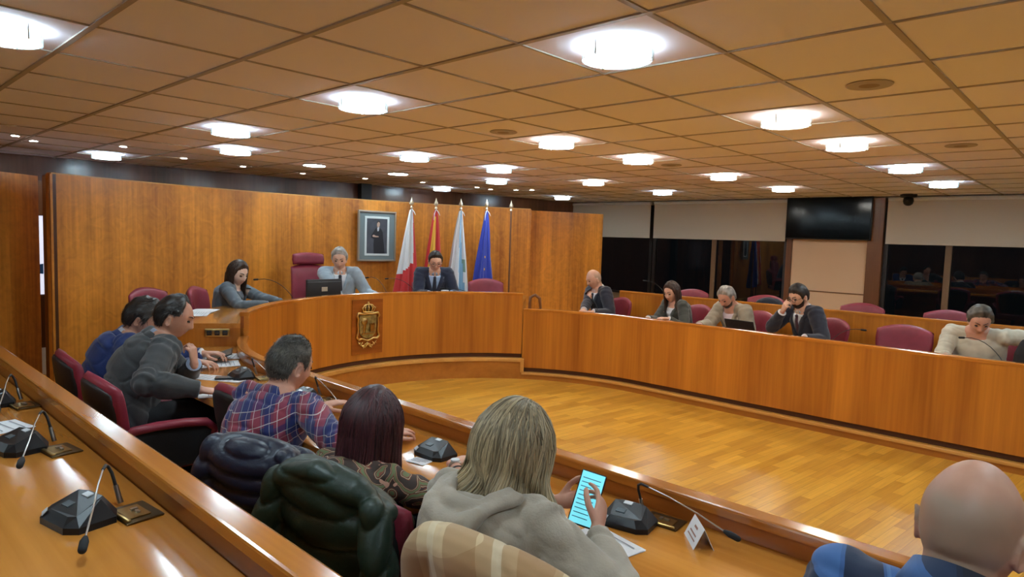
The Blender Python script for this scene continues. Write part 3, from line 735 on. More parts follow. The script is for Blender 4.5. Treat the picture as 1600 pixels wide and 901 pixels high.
    # ---- hair
    if hair:
        st=hair.get('style','short')
        if st!='none':
            cut=haircut(st); d=SD; base=headpt(d,fem); phi=np.degrees(np.abs(np.arctan2(d[:,0],d[:,1])))
            mk=cut(phi,base[:,2]); th=hair.get('th',.014)
            gro=sm(mk,0.0,.030)
            thick=th*gro*(1+.35*sm(base[:,2],.02,.11))*(1+.22*vnoise(base,90,hair.get('seed',1)))
            o=np.where(mk>0,np.maximum(thick,.0015),-.006)
            nrm=base/np.linalg.norm(base,axis=1)[:,None]
            hv=(base+nrm*o[:,None])@hm.T+hc
            m2=MB(); m2.add(hv,SF); ho=m2.build('hair',hcol,root,True)
            tn=np.clip(.5+.35*vnoise(base,140,hair.get('seed',1)+.3)+hair.get('toneb',0)*sm(base[:,2],.03,.1),0,1); a=ho.data.attributes.new('tone','FLOAT','POINT'); a.data.foreach_set('value',tn.astype(np.float32))
            ns=hair.get('strands',0)
            if ns:
                rs=np.random.RandomState(5); ok=np.nonzero(mk>.006)[0]
                # area-fair sampling
                wgt=np.sqrt(d[ok,0]**2+d[ok,1]**2)+.02; idx=rs.choice(ok,ns,p=wgt/wgt.sum())
                L=hair.get('slen',.022); vs=[];fs=[];tt=[]
                for q in idx:
                    jit=rs.normal(size=3)*.04; dd=unit(d[q]+jit); b=base[q]+nrm[q]*o[q]*.7+rs.normal(size=3)*.003
                    g=unit(np.array([b[0]*1.5,-.5 if b[2]>.03 else -.25,-.9+ (b[2]>.06)*.6])+rs.normal(size=3)*.25); g=unit(g-nrm[q]*g.dot(nrm[q])+nrm[q]*hair.get('lift',.18)); sd=unit(np.cross(g,nrm[q]))*.0011
                    l=L*(.6+.8*rs.rand()); k0=len(vs)
                    p1=b+g*l*.5+nrm[q]*.002; p2=b+g*l-nrm[q]*.001
                    for pz,w in ((b,1),(p1,.8),(p2,.15)): vs.append(hc+hm@(pz+sd*w)); vs.append(hc+hm@(pz-sd*w))
                    fs+=[(k0,k0+1,k0+3,k0+2),(k0+2,k0+3,k0+5,k0+4)]; tt+=[rs.rand()]*6
                m2=MB(); m2.add(vs,fs); so=m2.build('hair_strands',hcol,root,True); a=so.data.attributes.new('tone','FLOAT','POINT'); a.data.foreach_set('value',np.array(tt,np.float32))
        if hair.get('long'): long_hair(root,hc,hm,nb,hair,fem)
        if hair.get('beard'):
            d=SD; base=headpt(d,fem); phi=np.degrees(np.abs(np.arctan2(d[:,0],d[:,1]))); z=base[:,2]
            lim=np.interp(phi,[0,12,25,45,70,85],[-.050,-.052,-.064,-.066,-.040,-.010])
            mk=np.where((phi<84)&(z<lim),1.0,0)*(1-np.exp(-(base[:,0]/.022)**4-((z+.069)/.009)**4)*.95)*sm(-z,.0,.03)
            nrm=base/np.linalg.norm(base,axis=1)[:,None]; o=np.where(mk>.4,hair.get('bth',.004),-.005)
            m2=MB(); m2.add((base+nrm*o[:,None])@hm.T+hc,SF); bo=m2.build('beard',hair.get('bmat',hcol),root,True)
            a=bo.data.attributes.new('tone','FLOAT','POINT'); a.data.foreach_set('value',np.clip(.4+.3*vnoise(base,150,2),0,1).astype(np.float32))
    # ---- clothes
    O=outfit; kind=O['kind']
    th=dict(suit=.026,shirt=.015,hoodie=.024,sweater=.018,blouse=.013)[kind]
    folds=O.get('fold',.004)
    def torso(mb,off,t0,t1,shr=.0,n=30,top=None):
        pts=[];rr=[]
        for t in np.linspace(t0,t1,14):
            p,d,fw_,rx,ry=sp.at(t); k=1 if t<4.2 else 1; pts.append(p); rr.append((rx+off*k,ry+off*k))
        mb.tube(pts,rr,n,side=X1,cap='flat')
    mb=MB(); torso(mb,th,.15,4.75)
    arm_end={}
    for s_,j in J.items():
        S,E,W=j['S'],j['E'],j['W']; q=(.84 if fem else 1)*(.85+.15*wide)
        c=nb-d4*.038; mb.tube([c+d4*.006,(c+S)/2+d4*(.016 if kind=='suit' else .010),S+d4*(.012 if kind=='suit' else .004)],[.050+th*.5,(.050+th*.6),.047+th*.75],16)
        r0,r1,r2,r3=[(.053+th)*q,(.050+th)*q,(.040+th)*q,(.027+th*.8)*q]
        if O.get('short'): 
            mb.tube([S,S+(E-S)*.4,E-(E-S)*.02],[r0,r1,r2*1.05],16,cap='flat'); arm_end[s_]=None; continue
        push=O.get('push',.0); We=E+(W-E)*(1-(.035 if kind=='suit' else .0)-push)
        mb.tube([S,S+(E-S)*.35,S+(E-S)*.8,E],[r0,r1,r2*1.08,r2],16); mb.tube([E,E+(We-E)*.3,E+(We-E)*.8,We],[r2,r2*1.0,r3*1.12,r3],16,cap='flat')
    for sg,(hj,kn,an) in zip((-1,1),knees):
        if kind in('suit','hoodie','sweater','shirt'): mb.tube([hj,hj+(kn-hj)*.25],[.095+th*.4,.085],14)
    sd=O.get('seed',1)
    def post(co,no):
        # cloth folds: stretched noise plus creases gathered at the elbows
        w=vnoise(co*np.array([1,1,.55]),28,sd)*folds*.5-np.exp(-(vnoise(co*np.array([1,1,.7]),15,sd+.5,1)/.16)**2)*folds*1.3+folds*.25-np.exp(-(vnoise(co*np.array([.8,1,1.1]),24,sd+.9,1)/.13)**2)*folds*.7
        for s_,j in J.items():
            for jt,rad_ in ((j['E'],.12),(j['S'],.13)):
                dd=np.linalg.norm(co-jt,axis=1); ax=unit(j['E']-j['S']); w+=np.exp(-(dd/rad_)**2)*np.sin((co-jt)@ax*95+3*vnoise(co,16,sd,1))*folds*.75
        w=np.maximum(w,-.0075)
        return co+no*w[:,None]
    dele=None
    if kind=='suit' or O.get('open'):
        vw=O.get('vw',.062)*1.15; vt=O.get('vt',2.6)
        def dele(co):
            t,x,fy=sp.locate(co); w=vw*np.clip((t-vt)/(4.6-vt),0,1)**.8; return (t>vt)&(np.abs(x)<w)&(fy>.02)&(fy<(.148 if fem else .175)+belly)&(co[:,2]>seat+.1)&(np.linalg.norm(co-J['L']['W'],axis=1)>.1)&(np.linalg.norm(co-J['R']['W'],axis=1)>.1)
    name=dict(suit='jacket',shirt='shirt',hoodie='hooded_sweater',sweater='sweater',blouse='blouse')[kind]
    j_=fuse(mb,name,O['mat'],root,O.get('vox',.0085),3,post=post,dele=dele)
    if 'mat2' in O: pass
    if kind=='suit' or O.get('open'):
        so=th-.014
        mb=MB(); torso(mb,so,2.0,4.7); c=nb-nd*.0
        mb.tube([nb-nd*.07,nb-nd*.01,nb+nd*.016],[(nr*1.7,nr*1.5),(nr*1.25,nr*1.2),(nr*1.13,nr*1.13)],20,side=X1)
        for j in J.values(): mb.tube([nb-d4*.035,(nb-d4*.035)*.45+j['S']*.55],[.061,.058],14)
        so_=fuse(mb,'shirt',O['shirt'],root,.008,3)
        # lapels following the edge of the opening
        if kind=='suit':
            for sg in (-1,1):
                m2=MB(); rows=[]
                for t in np.linspace(vt,4.62,12):
                    k=(t-vt)/(4.62-vt); w=vw*k**.8; lw=(.012+.042*math.sin(min(1,k*1.15)*PI*.62))
                    if .80<k<.86: lw*=.72
                    rows.append([sp.surf(t,sg*w,th-.002),sp.surf(t,sg*(w+.004),th+.007),sp.surf(t,sg*(w+lw),th+.008),sp.surf(t,sg*(w+lw+.002),th-.002)])
                vs=[v for r in rows for v in r]; fs=[(i*4+k,i*4+k+1,(i+1)*4+k+1,(i+1)*4+k) for i in range(len(rows)-1) for k in range(3)]
                m2.add(vs,fs); m2.build('lapel',O['mat'],root,True)
        if O.get('tie'):
            m2=MB(); rows=[]
            for t in np.linspace(vt-.25,4.62,12):
                k=(t-vt)/(4.62-vt); w=.030-.014*max(0,k); 
                if k>.9: w=.019
                rows.append([sp.surf(t,x,so+o) for x,o in ((-w,.001),(-w*.9,.007),(0,.009),(w*.9,.007),(w,.001))])
            vs=[v for r in rows for v in r]; fs=[(i*5+k,i*5+k+1,(i+1)*5+k+1,(i+1)*5+k) for i in range(len(rows)-1) for k in range(4)]
            m2.add(vs,fs); kt=sp.surf(4.62,0,so+.006); m2.ell(kt,(.019,.013,.017),12); m2.build('tie',O['tie'],root,True)
    # collars
    def band(nm,m,r0,r1,h,dn,open_=.25,thick=.004,tilt=.35,fold=0):
        m2=MB(); n=28; rings=[]
        c0=nb+nd*(dn); 
        for i in range(n+1):
            a=PI/2+open_+ (2*PI-2*open_)*i/n   # gap at front
            dirv=np.array([math.cos(a),math.sin(a),0]); y=dirv[1]; fwd_=unit(np.cross(X1,nd)); 
            if fwd_[1]<0: fwd_=-fwd_
            def P(r,z): return c0+X1*math.cos(a)*r+fwd_*math.sin(a)*r*.95+nd*(z-tilt*h*(1+math.sin(a))*.8)
            rings.append([P(r0,0),P(r1,h),P(r1+thick,h),P(r0+thick+fold,0-fold)])
        vs=[v for r in rings for v in r]; fs=[(i*4+k,i*4+(k+1)%4,(i+1)*4+(k+1)%4,(i+1)*4+k) for i in range(n) for k in range(4)]
        m2.add(vs,fs); return m2.build(nm,m,root,True)
    if kind=='suit':
        band('shirt_collar',O['shirt'],nr*1.24,nr*1.12,.036,.006,.13,fold=.010)
        band('jacket_collar',O['mat'],nr*1.62,nr*1.30,.042,-.022,.75,.006,fold=.012)
        for s_,j in J.items():
            d=unit(j['W']-j['E']); m2=MB(); q=(.84 if fem else 1)*(.85+.15*wide); m2.tube([j['W']-d*.035,j['W']-d*.006],[(.027+th*.8)*q*.86]*2,18,cap='flat'); m2.build('cuff',O['shirt'],root,40)
    elif kind=='shirt' or O.get('collar'):
        band('collar',O.get('collar_mat',O['mat']),nr*1.38,nr*1.16,O.get('ch',.040),O.get('cdn',-.006),.30,.005,fold=.018)
    elif kind=='sweater':
        band('neckband',O['mat'],nr*1.35,nr*1.2,.018,.0,.0,.006)
    # trousers and shoes
    mb=MB(); mb.tube([sp.P[0]+[0,0,.01],sp.at(.9)[0]],[(sp.rx[0]+.012,sp.ry[0]+.012),(sp.rx[1]+.010,sp.ry[1]+.010)],24,side=X1)
    for hj,kn,an in knees:
        mb.tube([hj,(hj+kn)/2,kn],[.098,.086,.070],16); mb.tube([kn,kn+(an-kn)*.5,an+[0,0,.0]],[.069,.064,.056],16,cap='flat')
    fuse(mb,'trousers',O.get('legs',M_blackfab),root,.011,3)
    for hj,kn,an in knees:
        m2=MB(); m2.tube([an+[0,-.035,-.045],an+[0,.05,-.050],an+[0,.13,-.058],an+[0,.185,-.064]],[(.038,.038),(.042,.034),(.046,.026),(.034,.019)],14,side=X1); m2.build('shoe',M_shoe,root,True)
    info=dict(root=root,sp=sp,nb=nb,nd=nd,hc=hc,hm=hm,J=J,loc=loc,X1=X1,th=th,nr=nr,yaw=yaw,floor=floor,xy=(rootx,rooty))
    import sys; print('ROOT',file=sys.stderr) if False else print('ROOT',label[:30],round(rootx,2),round(rooty,2),'ks',round(ks,2))
    if seatobj:
        L,g,*o=seatobj; o=o[0] if o else (0,0,0)
        dup(CH,loc=(rootx+cy*o[0]-sy*o[1],rooty+sy*o[0]+cy*o[1],floor),rz=rad(yaw+o[2]),label=L,group=g) if g is not None else None
    for e in extras: e(info)
    return info
def strand_tubes(name,m,root,strands,r,n=4,tones=None):
    vs=[];fs=[];tt=[]
    for si,pts in enumerate(strands):
        P=np.array(pts); N=len(P); T=np.gradient(P,axis=0); T/=np.linalg.norm(T,axis=1)[:,None]+1e-9
        S=np.cross(T,[0.3,.2,1.]); S/=np.linalg.norm(S,axis=1)[:,None]+1e-9; U=np.cross(T,S); k0=len(vs)
        prof=np.interp(np.linspace(0,1,N),[0,.15,.75,1],[.6,1,.85,.12])*r
        for i in range(N):
            for k in range(n): vs.append(P[i]+(S[i]*math.cos(2*PI*k/n)+U[i]*math.sin(2*PI*k/n))*prof[i])
        for i in range(N-1):
            for k in range(n): fs.append((k0+i*n+k,k0+i*n+(k+1)%n,k0+(i+1)*n+(k+1)%n,k0+(i+1)*n+k))
        t=tones[si]; tt+= [t if np.isscalar(t) else t[i] for i in range(N) for k in range(n)]
    m2=MB(); m2.add(vs,fs); o=m2.build(name,m,root,True); a=o.data.attributes.new('tone','FLOAT','POINT'); a.data.foreach_set('value',np.array(tt,np.float32)); return o
def long_hair(root,hc,hm,nb,hair,fem):
    """a fall of locks from the parting, round the skull and down over neck and shoulders"""
    Lg=hair['long']; rs=np.random.RandomState(hair.get('seed',3)); N=hair.get('locks',420); r=hair.get('lr',.0034); wave=hair.get('wave',.0)
    vol=hair.get('vol',.016); flare=hair.get('flare',.0); face=hair.get('face',58); back=hair.get('back',0.0)
    strands=[];tones=[]
    down=unit(hair.get('down',(0,-.15,-1)))
    part=hair.get('part',.012)
    for i in range(N):
        phi=rad(face+(180-face)*rs.rand()**.8)*(1 if rs.rand()<.5 else -1)
        lay=rs.rand(); o=vol*(.35+.75*lay)
        L=Lg*(.86+.22*rs.rand())*(1 if lay>.3 else .9)
        # start at the parting line on top, travel over the skull to latitude of the ears then fall
        y0=-.075+.115*rs.rand(); st=unit(np.array([part+np.sign(phi)*.004,y0*1.0,math.sqrt(max(.02,1-(y0/.1)**2*.7))*.11])); 
        if rs.rand()<.35: st=unit(np.array([part+rs.normal()*.02,-.05-.03*rs.rand(),.09]))
        en=unit(np.array([math.sin(phi),math.cos(phi),-.12]))
        pts=[]; n1=9
        for k in range(n1):
            u=k/(n1-1); d=unit(st*(1-u)+en*u+np.array([0,0,.25*math.sin(PI*u)])); b=headpt(d[None,:],fem)[0]; b=b+unit(b)*(o*(.55+.45*u)+.002); pts.append(hc+hm@b)
        p=pts[-1].copy(); so=(pts[-1]-pts[-2]); dirv=unit(so); seg=.016; ln=0; out=hm@unit(np.array([math.sin(phi),math.cos(phi),0])); out[2]=0
        ph=rs.rand()*1.0+phi*5; 
        while ln<L:
            u=ln/L; tgt=unit(down+out*(flare*(u-.25))-np.array([0,back*u,0])); dirv=unit(dirv*.55+tgt*.45)
            w=wave*math.sin(ph+ln*hair.get('wf',52))*min(1,u*2); p=p+dirv*seg+out*w*.35+np.cross(out,[0,0,1])*w*.3
            # keep the locks outside the neck
            q=p-nb; rr_=math.hypot(q[0],q[1]); 
            if q[2]>-.02 and rr_<.062: p=p+np.array([q[0],q[1],0])/(rr_+1e-6)*(.062-rr_)
            if q[2]<.0:
                # lie on the shoulders
                if q[1]>-.09-.3*abs(q[2]) and q[1]<0: p[1]-= .006
            pts.append(p.copy()); ln+=seg
        strands.append(pts); t0=np.clip(rs.rand()*.45+.15*lay+.28*math.sin(phi*11+st[1]*9)+.12,0,1)
        tb=hair.get('rootdark',0); K=len(pts); tones.append([float(np.clip(t0-tb*(1-min(1,j/(K*.45))),0,1)) for j in range(K)])
    strand_tubes('hair_locks',hair['mat'],root,strands,r,5,tones)
M_eye=mat('eye',(.06,.04,.03),.15); M_lash=mat('eyelash',(.02,.012,.01),.6)
M_shoe=mat('shoe_leather',(.015,.012,.012),.3)
# ------------------------------------------------------------ chairs
def pad(mb,w,z0,h,arch,yb,lean,curv,th,nu=22,nv=20,ew=7,mi=0,side=0):
    def P(u,v,s):
        a=2*u-1; 
        e=(max(0,1-abs(a)**ew))**.5*(max(0,1-abs(2*v-1)**ew))**.5
        hw=w(v); x=a*hw*(1-.0*v); z=z0+v*h+arch*(1-a*a)*sm(np.array(v),.35,1.0).item()
        y=yb-lean*v*h+curv*a*a+s*(th/2*e+.0005)
        return (x,y,z)
    mb.quadgrid(lambda u,v:P(u,v,1),nu,nv,mi); mb.quadgrid(lambda u,v:P(u,v,-1),nu,nv,mi)
    # rim strip
    per=[(i/nu,0) for i in range(nu+1)]+[(1,j/nv) for j in range(1,nv+1)]+[(1-i/nu,1) for i in range(1,nu+1)]+[(0,1-j/nv) for j in range(1,nv)]
    n=len(per); vs=[P(u,v,1) for u,v in per]+[P(u,v,-1) for u,v in per]
    mb.add(vs,[(i,(i+1)%n,n+(i+1)%n,n+i) for i in range(n)],mi)
def weld(o):
    import bmesh
    bm=bmesh.new(); bm.from_mesh(o.data); bmesh.ops.remove_doubles(bm,verts=bm.verts,dist=.0015); bmesh.ops.recalc_face_normals(bm,faces=bm.faces); bm.to_mesh(o.data); bm.free(); return o
def make_chair(label,loc,rz,tall=False,group=None,arms=True,h=.40):
    t=thing('council_armchair',label,'chair',loc,rz,group)
    mb=MB()
    def S(u,v,s):
        a=2*u-1;b=2*v-1; e=(max(0,1-abs(a)**6))**.5*(max(0,1-abs(b)**6))**.5
        return (a*.25,-.22+v*.48,.375+(.065*e+.010*(1-a*a)*(1-b*b) if s>0 else -.03*e))
    mb.quadgrid(lambda u,v:S(u,v,1),18,18); mb.quadgrid(lambda u,v:S(u,v,-1),18,18); weld(mb.build('seat',M_leather,t,True))
    if tall:
        mb=MB(); pad(mb,lambda v:.255-.03*v,.46,.56,.03,-.27,.16,.055,.085); weld(mb.build('backrest',M_leather,t,True))
        mb=MB(); pad(mb,lambda v:.205-.01*abs(2*v-1),1.045,.12,.022,-.345,.10,.035,.10,ew=4); weld(mb.build('headrest',M_leather,t,True))
        mb=MB(); pad(mb,lambda v:.225-.03*v,.47,.54,.03,-.325,.16,.055,.04); weld(mb.build('back_shell',M_shell,t,True))
    else:
        mb=MB(); pad(mb,lambda v:.192+.050*math.sin(min(1,v*1.25)*PI/2)-.02*max(0,v-.75),.44,h-.055,.055,-.245,.17,.06,.058); weld(mb.build('backrest',M_leather,t,True))
        mb=MB(); pad(mb,lambda v:.168+.046*math.sin(min(1,v*1.25)*PI/2)-.02*max(0,v-.75),.46,h-.10,.050,-.278,.17,.058,.030); weld(mb.build('back_shell',M_shell,t,True))
    if arms:
        for sg in (-1,1):
            mb=MB(); P=[(.225,-.235,.54),(.250,-.20,.585),(.262,-.10,.595),(.265,.03,.590),(.262,.13,.575),(.252,.175,.535),(.238,.16,.47),(.228,.12,.41)]
            sp_=MB(); sp_.prism([(-.215,.37),(.13,.37),(.155,.45),(.165,.53),(.13,.565),(.03,.580),(-.10,.585),(-.20,.575)],lambda a,b,d:(sg*(d+.008*math.sin((b-.37)*14)),a,b),.238,.252); fixn(sp_.build('side_panel',M_blackfab,t,40))
            mb.tube([(sg*x,y,z) for x,y,z in P],[(.020,.024),(.024,.022),(.027,.020),(.027,.020),(.026,.020),(.022,.020),(.018,.020),(.016,.018)],12,side=(1,0,0)); mb.build('armrest',M_leather,t,True)
    mb=MB(); mb.cyl((0,.02,.10),(0,.02,.34),.026); mb.lathe([(.09,.33),(.10,.345),(.10,.352)],(0,.02,0),20); mb.build('gas_column',M_shell,t,40)
    for k in range(5):
        a=2*PI*k/5+.3; c,s=math.cos(a),math.sin(a)
        mb=MB(); mb.tube([(0,.02,.105),(c*.14,.02+s*.14,.085),(c*.27,.02+s*.27,.065)],[(.030,.020),(.024,.016),(.018,.013)],10,side=(-s,c,0)); leg=mb.build('base_leg',M_shell,t,True)
        mb=MB(); mb.cyl((c*.27-s*.016,.02+s*.27+c*.016,.027),(c*.27+s*.016,.02+s*.27-c*.016,.027),.027,14); mb.build('caster',M_blackm,leg,40)
    return t
CH=make_chair('burgundy leather armchair of the man in the grey suit, black back shell',(-3.58,1.20,.08),rad(0),group='burgundy council armchairs')
def chair(label,x,y,z,yaw,g='burgundy council armchairs'): return dup(CH,loc=(x,y,z),rz=rad(yaw),label=label)
# ------------------------------------------------------------ table microphones
def make_mic(label,loc,rz):
    t=thing('desk_microphone',label,'microphone',loc,rz,'desk microphone units')
    # faceted base: low front, raised rear ridge
    b=[(-.085,-.045),(-.055,-.066),(.055,-.066),(.085,-.045),(.085,.040),(.045,.062),(-.045,.062),(-.085,.040)]
    m_=[(x*1.0,y*1.0) for x,y in b]; tp=[(-.060,-.038,.036),(-.040,-.048,.034),(.040,-.048,.034),(.060,-.038,.036),(.052,.020,.058),(.030,.036,.056),(-.030,.036,.056),(-.052,.020,.058)]
    mb=MB(); vs=[(x,y,0) for x,y in b]+[(x,y,.016) for x,y in m_]+tp; fs=[tuple(range(7,-1,-1))]+[(i,(i+1)%8,8+(i+1)%8,8+i) for i in range(8)]+[(8+i,8+(i+1)%8,16+(i+1)%8,16+i) for i in range(8)]+[tuple(range(16,24))]
    mb.add(vs,fs); fixn(mb.build('base',M_black,t))
    mb=MB(); vs=[(-.072,-.052,.019),(-.046,-.0635,.019),(-.040,-.0545,.031),(-.062,-.044,.031)]; vs=[(x-.001,y-.002,z+.0015) for x,y,z in vs]; mb.add(vs+[(x,y+.001,z-.001) for x,y,z in vs],[(0,1,2,3),(7,6,5,4),(0,4,5,1),(1,5,6,2),(2,6,7,3),(3,7,4,0)]); mb.build('button_label',M_label,t)
    mb=MB(); vs=[(-.030,-.030,.0425),(.0,-.030,.0425),(.0,-.012,.0475),(-.030,-.012,.0475)]; mb.add(vs+[(x,y,z-.003) for x,y,z in vs],[(0,1,2,3),(7,6,5,4),(0,4,5,1),(1,5,6,2),(2,6,7,3),(3,7,4,0)]); mb.build('display',M_lcd,t)
    mb=MB(); vs=[(-.022,.012,.0555),(.006,.012,.0555),(.006,.028,.0588),(-.022,.028,.0588)]; mb.add(vs+[(x,y,z-.003) for x,y,z in vs],[(0,1,2,3),(7,6,5,4),(0,4,5,1),(1,5,6,2),(2,6,7,3),(3,7,4,0)]); mb.build('badge',M_label,t)
    return t
def make_outlet(label,loc,rz):
    # brass hinged plate with the microphone arm
    t=thing('brass_floor_box',label,'outlet',loc,rz,'brass outlet plates with microphone arms')
    mb=MB(); mb.box(-.062,.062,-.045,.045,0,.005,0,.004); mb.build('plate',M_bronze,t,30)
    mb=MB(); mb.box(-.040,.040,-.030,.022,.0045,.008,0,.002); mb.build('lid',M_brass,t,30)
    mb=MB(); mb.tube([(-.05,-.036,.007),(.05,-.036,.007)],[(.007,.004)]*2,8,side=(0,1,0)); mb.build('bright_edge',M_brass,t,True)
    mb=MB(); mb.box(-.012,-.002,-.008,.008,.008,.013); mb.box(.004,.02,-.004,.004,.008,.013); mb.build('plug',M_chrome,t)
    return t
def make_neck(label,loc,rz,low=1.0):
    t=thing('gooseneck_microphone',label,'microphone',loc,rz,'thin gooseneck microphones')
    mb=MB(); mb.tube([(0,0,.004),(-.010,-.008,.050)],[.0075,.006],10,cap='flat'); mb.build('stem',M_chrome,t,40)
    mb=MB(); P=[(-.010,-.008,.050),(-.018,-.014,.082),(-.018,-.022,.100),(-.008,-.03,.108),(.014,-.042,.106)]
    mb.tube(P,.0042,8); mb.build('flex_joint',M_blackm,t,True)
    mb=MB(); mb.tube([(.014,-.042,.106),(.08,-.07,.094),(.17,-.105,.068),(.25,-.14,.040)],.0022,8); mb.build('neck',M_chrome,t,True)
    mb=MB(); mb.tube([(.250,-.14,.040),(.262,-.145,.037),(.285,-.154,.031)],[(.006,.006),(.0095,.0095),(.009,.009)],12); mb.build('microphone_head',M_blackfab,t,True)
    return t
MIC=make_mic('black faceted microphone base with grey labels, nearest in the lower left foreground',(-1.825,.430,.90),rad(12))
BOX=make_outlet('bronze outlet plate in the left foreground desk, beside the nearest microphone base',(-1.775,.535,.90),rad(6))
NEK=make_neck('thin gooseneck microphone bending over the nearest black base in left foreground',(-1.855,.525,.903),rad(0))
def micset(x,y,z,rz,L,neck=True,box=True,nrz=None,hid=False):
    dup(MIC,loc=(x,y,z),rz=rad(rz),label='black microphone base '+L)
    if box: dup(BOX,loc=(x+.10,y+.085,z),rz=rad(rz-4),label='bronze outlet plate in desk '+L)
    if neck: dup(NEK,loc=(x+.0,y+.092,z+.003),rz=rad(rz+4 if nrz is None else nrz),label='gooseneck microphone arm '+L)
micset(-2.54,.435,.90,12,'second from the front on the left foreground desk',nrz=2)
micset(-3.24,.470,.90,12,'cut by the left edge of the photo on foreground desk',nrz=6)
micset(-1.085,1.73,.74,10,'right of the phone held by the fair haired woman',nrz=26,box=False)
micset(-3.12,1.76,.74,0,'in front of the man in plaid shirt, by his face',nrz=15)
micset(-3.82,1.74,.74,-5,'on desk between grey suited man and plaid shirt',nrz=20)
micset(-1.98,1.70,.74,0,'half hidden behind the fair haired woman',neck=False,box=False)
micset(-.46,1.66,.74,6,'at the bottom edge beside the bald man near the camera',nrz=10,box=False)
dup(BOX,loc=(-1.01,1.82,.74),rz=rad(6),label='small metal outlet with plugs behind the black microphone base near the phone')
# gooseneck stems on the far desks and dais
def simple_neck(label,p0,p1,z,hz,bend=.05):
    t=thing('gooseneck_microphone',label,'microphone',(*p0,z),0,'thin gooseneck microphones on the far desks')
    mb=MB(); mb.lathe([(.03,0),(.03,.008),(.012,.014),(.006,.02)],n=16); mb.build('foot',M_blackm,t,40)
    d=np.array([p1[0]-p0[0],p1[1]-p0[1],hz-z]); P=[np.array([0,0,.012]),np.array([d[0]*.12,d[1]*.12,d[2]*.5]),np.array([d[0]*.5,d[1]*.5,d[2]*.95+bend]),d]
    # smooth
    Q=[]
    for i in range(9):
        u=i/8; Q.append(P[0]*(1-u)**3+3*P[1]*u*(1-u)**2+3*P[2]*u*u*(1-u)+P[3]*u**3)
    mb=MB(); mb.tube(Q,.0032,8); mb.build('neck',M_blackm,t,True)
    mb=MB(); dd=unit(Q[-1]-Q[-2]); mb.tube([Q[-1],Q[-1]+dd*.035],.009,10); mb.build('microphone_head',M_blackfab,t,True)
simple_neck('thin black gooseneck microphone left of the chairmans monitor, red ring tip',(-6.02,3.28),(-6.28,3.02),.915,1.14)
simple_neck('thin gooseneck microphone right of the chairman in light grey suit',(-6.15,4.50),(-6.42,4.42),.915,1.12)
simple_neck('thin gooseneck microphone left of the navy suited man with glasses',(-6.05,4.85),(-6.42,4.70),.915,1.10)
simple_neck('long thin microphone lying low before the empty chair on the dais',(-5.72,5.45),(-5.98,5.20),.915,1.0,.02)
simple_neck('dark gooseneck microphone in front of the bald man in navy suit',(-4.55,6.40),(-4.72,6.50),.74,.90,.02)
simple_neck('gooseneck microphone before the rear chair behind dark haired woman',(-4.35,7.62),(-4.62,7.55),.90,1.12,.02)
simple_neck('gooseneck microphone before the empty front chair, near the bearded man',(-1.95,6.45),(-1.72,6.55),.74,.89,.03)
simple_neck('long gooseneck microphone in front of the man in white sweater',(-.62,6.28),(-.92,6.42),.74,.93,.05)
# ------------------------------------------------------------ papers, cards
def sheet(label,x,y,z,rz,w=.21,h=.297,cat='paper',lines=9,name='paper_sheet',bl=None,m=None,group='papers on the desks'):
    t=thing(name,label,cat,(x,y,z),rad(rz),group)
    mb=MB(); nx=6
    mb.quadgrid(lambda u,v:((u-.5)*w,(v-.5)*h,.0015+.0015*math.sin(u*3+v*4)+.001),nx,nx); n=len(mb.v)
    mb.quadgrid(lambda u,v:((u-.5)*w,(v-.5)*h,.0004),nx,nx); mb.build('page',m or M_paper,t,True)
    if lines:
        mb=MB(); rs=random.Random(int(x*100)); 
        for i in range(lines):
            y0=h*.38-i*h*.76/lines; x1=w*.38*(1 if rs.random()<.75 else .4)
            mb.box(-w*.38,x1,y0-.0016,y0+.0016,.0040,.0044)
        mb.build('text_lines',bl or M_ink,t)
    return t
sheet('white paper sheet at the left edge of the foreground desk',-2.84,.40,.90,12,.16,.22,lines=5)
sheet('paper on the desk by the reaching hand, left of grey suit',-4.30,1.78,.74,-20)
sheet('second paper beside the tablet on the left curve of the desk',-4.55,1.93,.74,-35)
sheet('long white paper strip before the man in the grey suit',-3.88,1.62,.74,-60,.12,.36,lines=8)
sheet('white paper under the forearm of the man in grey suit',-3.52,1.50,.74,-20,.2,.25)
sheet('small white card by the red haired womans hand',-1.96,1.60,.74,10,.085,.065,'card',4)
sheet('open papers on the desk right of the fair haired woman',-1.06,1.53,.74,-12,.2,.20,lines=7)
sheet('white papers on the raised side desk before the long haired woman',-5.62,2.15,.915,-30,.30,.24)
sheet('second stack of papers on the side desk by her hands',-5.78,2.30,.918,-40,.24,.20,lines=0)
sheet('white paper before the man in navy suit and glasses',-6.02,5.02,.915,60,.21,.28)
t=thing('tablet','black tablet propped on the papers at the left curve of desk','tablet',(-4.42,1.86,.775),rad(-25)); t.rotation_euler=(rad(18),0,rad(-25))
mb=MB(); mb.box(-.12,.12,-.085,.085,-.004,.004,0,.003); mb.build('casing',M_black,t,30)
mb=MB(); mb.box(-.11,.11,-.076,.076,.004,.0046); mb.build('screen',M_lcd,t)
t=thing('phone','small black phone lying on the white paper strip','phone',(-3.83,1.66,.7455),rad(-30)); mb=MB(); mb.box(-.035,.035,-.07,.07,0,.008,0,.003); mb.build('casing',M_black,t,30); mb=MB(); mb.box(-.031,.031,-.064,.064,.008,.0086); mb.build('screen',M_lcd,t)
